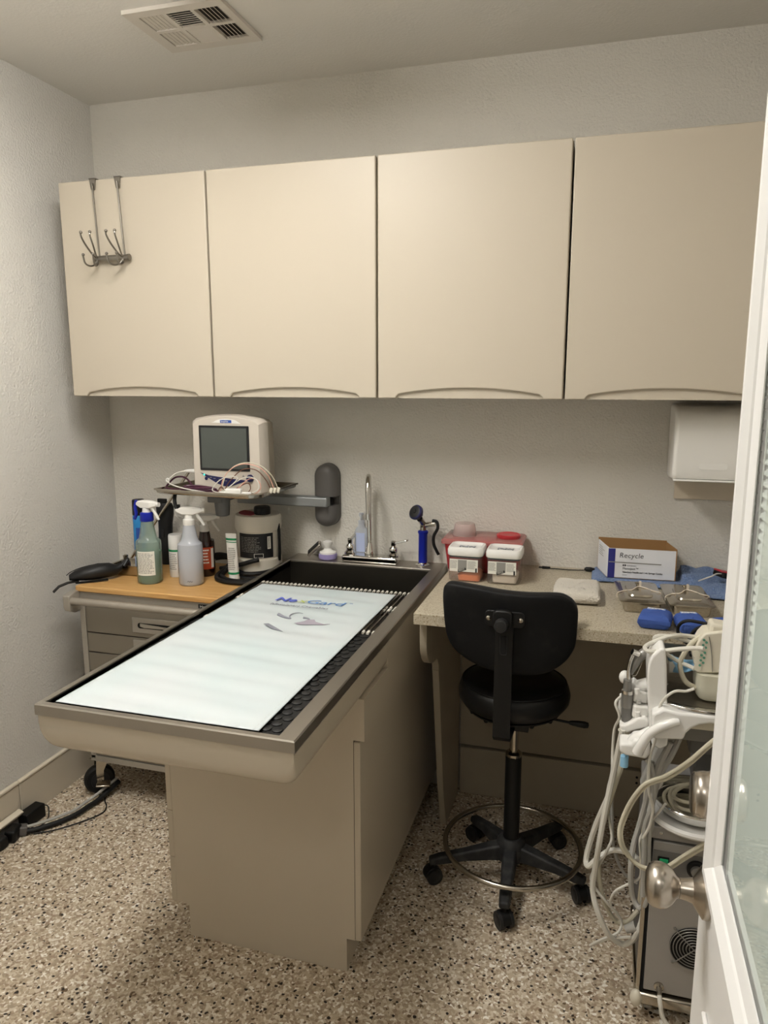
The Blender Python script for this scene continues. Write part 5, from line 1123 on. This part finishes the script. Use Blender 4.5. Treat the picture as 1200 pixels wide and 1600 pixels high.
def blob(pts, y, dep, mt, nm, bev=.008):
    return part(nm, MB().prism(poly_xz(pts, y), 'xz', y, y+dep), mt, dc, bev=bev, seg=3)
blob([(968, 1132), (968, 1142), (980, 1146), (996, 1141), (1013, 1138), (1015, 1128), (1008, 1122), (996, 1122), (986, 1129), (976, 1133)], -.90, .045, 'white_plastic', 'holder_cup', .005)
blob([(968, 1162), (968, 1176), (978, 1181), (995, 1184), (1010, 1187), (1016, 1178), (1016, 1160), (1004, 1156), (990, 1157), (986, 1163)], -.965, .055, 'white_gloss', 'holder_cup', .006)
part('hand_grip', MB().tube([W(996, 1176, -.985), W(1003, 1163, -.99), W(1014, 1147, -.99), W(1030, 1137, -.99), W(1048, 1130, -.99), W(1060, 1128, -.985)], lambda s_: .0125-.004*s_, 12), 'white_gloss', dc)
part('blue_cap', MB().cyl(W(976, 1181, -.94), W(975, 1197, -.94), .0095, n=16), 'mask_blue', dc)
hp = part('handpiece', MB().tube([W(981, 1062, -.875), W(980, 1078, -.875)], .010, 14, sub=1).tube([W(980, 1078, -.875), W(979.5, 1104, -.875)], .0135, 16, sub=1), 'holder_grey', dc)
part('handpiece_base', MB().tube([W(979.5, 1104, -.875), W(979, 1130, -.875)], .0125, 14, sub=1), 'panel_dark', hp)
part('collar_ring', MB().tube([W(980.5, 1078, -.876), W(980.3, 1083, -.876)], .0138, 16, sub=1), 'chrome', hp)
part('water_tube', MB().tube([W(982, 1062, -.876), W(982, 1048, -.878), W(985, 1034, -.878), W(990, 1022, -.876)], .0042, 10), 'chrome', hp)
part('syringe_head', MB().tube([W(988, 1018, -.88), W(998, 1022, -.875)], .0075, 14, sub=1), 'chrome', hp)
part('syringe_body', MB().tube([W(985, 1052, -.87), W(994, 1036, -.87), W(1002, 1024, -.865), W(1010, 1020, -.86)], lambda s_: .006+.009*s_, 12), 'holder_grey', hp)
part('syringe_wire', MB().tube([W(988, 1056, -.868), W(994, 1054, -.866), W(1000, 1042, -.866), W(1003, 1034, -.866)], .0018, 6), 'chrome_worn', hp)
part('lower_fitting', MB().tube([W(976, 1140, -.885), W(977, 1152, -.885)], lambda s_: .016-.007*s_, 14, sub=2), 'cream_plastic', dc)
# hoses hanging in loops
def Z(P): return [(900+x/5, 1180+y/5) for x, y in P]
def hose(P, y0, y1, r, mt, wob=.012, k=0):
    n_ = len(P); part('hose', MB().tube([W(u, v, y0+(y1-y0)*i/(n_-1)+wob*math.sin(1.7*i+k)) for i, (u, v) in enumerate(P)], r, 8), mt, dc)
hose([(976, 1150)]+Z([(340, 60), (300, 200), (250, 330), (150, 560), (82, 790), (95, 868), (160, 815), (270, 745), (390, 757), (480, 810), (522, 900), (527, 1000), (520, 1250), (475, 1395), (420, 1462), (350, 1470), (250, 1395), (170, 1225), (130, 1050), (150, 880), (180, 700), (225, 450), (300, 100)])+[(973, 1140)], -.86, -.90, .0072, 'hose_white')
hose([(979, 1150)]+Z([(355, 80), (295, 260), (228, 480), (190, 650), (175, 850), (195, 1050), (245, 1200), (320, 1300), (400, 1300), (465, 1235), (490, 1180), (520, 900), (530, 500), (560, 200)]), -.87, -.84, .0062, 'hose_cream', .010, 1)
hose([(975, 1085), (962, 1098), (968, 1120), (960, 1140), (957, 1180)]+Z([(285, 120), (245, 300), (260, 500), (280, 640), (250, 730), (190, 840), (120, 940), (140, 1020), (230, 1140), (330, 1250), (355, 1320), (320, 1390), (200, 1440), (110, 1488), (250, 1435), (430, 1420)]), -.86, -.88, .0036, 'hose_white', .012, 2)
hose([(1145, 1135), (1113, 1158), (1075, 1190), (1040, 1212)]+Z([(600, 195), (520, 240), (420, 370), (350, 530), (338, 640), (370, 740), (450, 830), (530, 875), (600, 882)])+[(1040, 1355), (1070, 1336), (1110, 1312), (1145, 1292)], -.99, -.965, .0046, 'hose_cream', .006, 3)
hose([(1145, 1139), (1113, 1162), (1077, 1194), (1043, 1216)]+Z([(605, 212), (530, 256), (434, 384), (366, 540), (354, 640), (384, 736), (460, 840), (534, 890), (604, 898)])+[(1042, 1359), (1073, 1340), (1112, 1317), (1146, 1297)], -.985, -.96, .0046, 'hose_cream', .006, 3.4)
hose([(1018, 1190)]+Z([(560, 300), (500, 530), (450, 700), (430, 850), (430, 1000), (450, 1120), (500, 1195), (545, 1140), (572, 980), (580, 700), (592, 500)])+[(1020, 1250), (1030, 1200), (1048, 1160)], -.90, -.93, .0070, 'hose_grey', .008, 4)
hose(Z([(700, 380), (600, 500), (540, 590), (500, 660), (505, 800), (500, 950), (420, 1000), (310, 1060), (270, 1130), (272, 1170)]), -.94, -.90, .0032, 'hose_white', .008, 5)
hose([(957, 1190)]+Z([(280, 200), (280, 400), (290, 680), (330, 840), (400, 950), (480, 1000)]), -.83, -.82, .0040, 'hose_grey', .004, 6)
hose([(1085, 1076), (1072, 1080), (1056, 1080), (1042, 1088), (1032, 1102), (1028, 1118), (1027, 1130), (1024, 1155), (1016, 1180), (1013, 1210), (1014, 1238), (1020, 1262), (1015, 1290), (1004, 1310)], -.975, -.955, .0034, 'hose_white', .004, 7)
hose([(1010, 1186), (1018, 1200), (1022, 1230), (1019, 1260), (1008, 1290), (1006, 1340), (1004, 1400)], -.95, -.945, .0058, 'hose_grey', .004, 8)
hose([(1052, 1152), (1040, 1175), (1026, 1200), (1016, 1230)], -.90, -.90, .0075, 'hose_grey', .003, 9)
hose([(1062, 1152), (1050, 1178), (1034, 1205), (1022, 1240), (1014, 1290), (1012, 1360)], -.90, -.942, .0075, 'hose_grey', .002, 9)
part('hose_coupling', MB().cyl(W(978, 1452, -.885), W(994, 1447, -.885), .010, .014, 14), 'hose_grey', dc)
# cords looping over the top
def Z2(P): return [(980+x/8, 980+y/8) for x, y in P]
hose(Z2([(960, 270), (860, 262), (640, 275), (420, 300), (262, 300), (222, 252), (285, 205), (420, 150), (560, 110), (700, 105), (900, 130), (1100, 150)]), -.985, -.84, .0052, 'hose_white', .008, 10)
hose(Z2([(1100, 210), (860, 190), (720, 165), (560, 120), (400, 108), (338, 145), (372, 225), (460, 310), (560, 380), (650, 435), (760, 480), (840, 520)]), -.86, -.90, .0050, 'hose_white', .006, 11)
hose(Z2([(1300, 60), (1060, 75), (930, 110), (800, 210), (700, 350), (662, 455), (680, 580), (740, 690), (850, 755)]), -.88, -.90, .0060, 'hose_cream', .004, 12)
part('cord', MB().tube([W(1150, 985, -.80), W(1105, 975, -.78), W(1075, 970, -.77), W(1061, 977, -.76), W(1060, 990, -.76), W(1072, 1004, -.79), W(1085, 1006, -.80)], .0042, 8), 'rubber_black', dc)
part('cord', MB().tube([W(1160, 990, -.80), W(1118, 977, -.79), W(1090, 982, -.78), W(1078, 996, -.78), W(1077, 1010, -.80), W(1080, 1024, -.84)], .0042, 8), 'rubber_black', dc)
# things on the dental cart deck
t = thing('control_unit', 'cream plastic unit with green leaf print on the dental cart', 'unit', (2.30, -.90, .857))
P0 = poly_xz([(1088, 1052), (1082, 1020), (1094, 998), (1102, 990), (1150, 985), (1150, 1052)], -.905)
part('upper_case', MB().prism(P0, 'xz', -.905, -.84), 'cream_plastic', t, bev=.004, seg=3)
part('cap_block', MB().obox(W(1122, 984, -.87), (.045, .05, .040), (0, .1, 0)), 'cream_plastic', t, bev=.008, seg=3)
gp_ = MB()
for k in range(11):
    u, v = 1100-1.3*(k//2)+4*(k % 2), 1000+4.4*k*.9
    p = W(u, v, -.9062); gp_.cyl(p, (p[0], p[1]-.0006, p[2]), .0030, n=8)
part('leaf_dots', gp_, 'leaf_green', t, kind='stuff')
for u, v in ((1088, 1022), (1090, 1032), (1090, 1043)):
    p = W(u, v, -.906); part('leaf_print', MB().lathe([(.0005, 0), (.0085, 0), (.0085, .0006), (.0005, .0008)], p, 16, Matrix.Rotation(PI/2, 3, 'X') @ Matrix.Diagonal((1, 1, 1))), 'leaf_cream', t)
part('seam', MB().tube([W(1108, 995, -.9065), W(1112, 1022, -.9065), W(1113, 1050, -.9065)], .0008, 5), 'panel_dark', t)
cj = at(1116, 1070, 'y', -.87)
part('reservoir', MB().loft([[(x, y, z) for x, y in rrect(2.222+i_, 2.36-i_, -.918+i_, -.815-i_, .02)] for i_, z in ((.022, .857), (.010, .860), (.003, .870), (.001, .890), (0, .924))]), 'jar_cream', t)
t = thing('face_mask', 'crumpled pale blue face mask hanging in the steel bin', 'mask', (2.19, -.86, .857))
def mk(u, v):
    p = at(1050+38*u, 1024+26*v+5*u*(1-v)-6*u*v+4*math.sin(3*u), 'y', -.845-.02*v+.010*math.sin(7*u)*math.cos(4*v))
    return tuple(p)
part('fabric', MB().grid(mk, 14, 10), 'mask_blue', t, solid=.0015)
part('white_fold', MB().grid(lambda u, v: tuple(at(1045+12*u*v+4*u, 1031+20*v, 'y', -.868+.004*u)), 6, 6), 'white_plastic', t, solid=.001)
part('ear_knot', MB().sphere(W(1048, 1028, -.865), .008, 10, (1, .8, 1.2)), 'mask_blue', t)
t = thing('steel_bowl', 'shallow steel bowl on the white shelf of the dental cart', 'bowl', (2.248, -.862, .5525))
part('bowl_body', MB().lathe([(.05, .5555), (.080, .5565), (.094, .568), (.098, .588), (.1015, .589), (.100, .5905), (.0965, .590), (.092, .569), (.079, .559), (.0005, .558)], (2.248, -.862, 0), 44), 'chrome', t)
t = thing('coiled_tube', 'cream tube coiled inside the steel bowl', 'tube', (2.255, -.865, .56))
for k in range(4):
    part('coil', MB().tube([(2.252+(.074-.006*k)*math.cos(a)+.008*math.sin(a*2+k), -.864+(.070-.005*k)*math.sin(a), .566+.011*k+.010*math.sin(a+k*.7)) for a in [2*PI*j/18 for j in range(18)]], .0046, 8, closed=True, sub=3), 'hose_cream', t)
part('connector', MB().cyl((2.262, -.93, .592), (2.262, -.93, .622), .010, .008, 14).cyl((2.262, -.93, .622), (2.262, -.93, .630), .009, n=14), 'holder_grey', t)

# ================================================================== BY THE LEFT WALL
t = thing('power_adapter', 'black power adapter brick on the floor by the left wall', 'adapter', (.045, -.655, 0))
part('brick', MB().obox((.046, -.668, .027), (.046, .088, .053), (0, 0, -.05)), 'plastic_black', t, bev=.005, seg=3)
part('cord', MB().tube([(.055, -.625, .042), (.075, -.618, .035), (.092, -.64, .008), (.100, -.68, .005), (.088, -.722, .008), (.070, -.735, .014)], .0022, 6), 'rubber_black', t)
t = thing('power_strip', 'white raceway strip leaning along the baseboard above the plugs', 'power strip', (.022, -.86, 0))
part('strip_body', MB().obox((.030, -.86, .058), (.024, .32, .012), (0, .35, 0)), 'base_cap', t, bev=.003)
part('strip_foot', MB().box(.020, .034, -1.0, -.72, .0, .054), 'holder_grey', t)
t = thing('cord_plugs', 'bundle of black plugs on the floor at the strip end', 'plug', (.05, -.78, 0))
part('plug', MB().obox((.060, -.775, .024), (.040, .060, .045), (0, .1, .3)), 'plastic_black', t, bev=.009, seg=3)
part('plug', MB().obox((.055, -.835, .022), (.042, .050, .042), (.1, 0, -.2)), 'rubber_black', t, bev=.009, seg=3)
part('plug', MB().obox((.074, -.745, .020), (.030, .034, .034), (0, .2, .7)), 'bracket_grey', t, bev=.006, seg=3)
part('cord', MB().tube([(.080, -.745, .016), (.105, -.725, .013), (.155, -.66, .012), (.185, -.60, .013), (.195, -.545, .014), (.205, -.50, .016), (.225, -.40, .04)], .0095, 10), 'rubber_black', t)
part('cord', MB().tube([(.078, -.738, .028), (.10, -.722, .029), (.148, -.655, .028), (.175, -.60, .027), (.185, -.545, .030), (.195, -.50, .034), (.215, -.40, .05)], .0055, 8), 'hose_grey', t)
part('cord', MB().tube([(.11, -.735, .005), (.17, -.69, .004), (.235, -.61, .004), (.262, -.555, .004), (.250, -.515, .004), (.225, -.49, .005), (.21, -.47, .012)], .0024, 6), 'rubber_black', t)
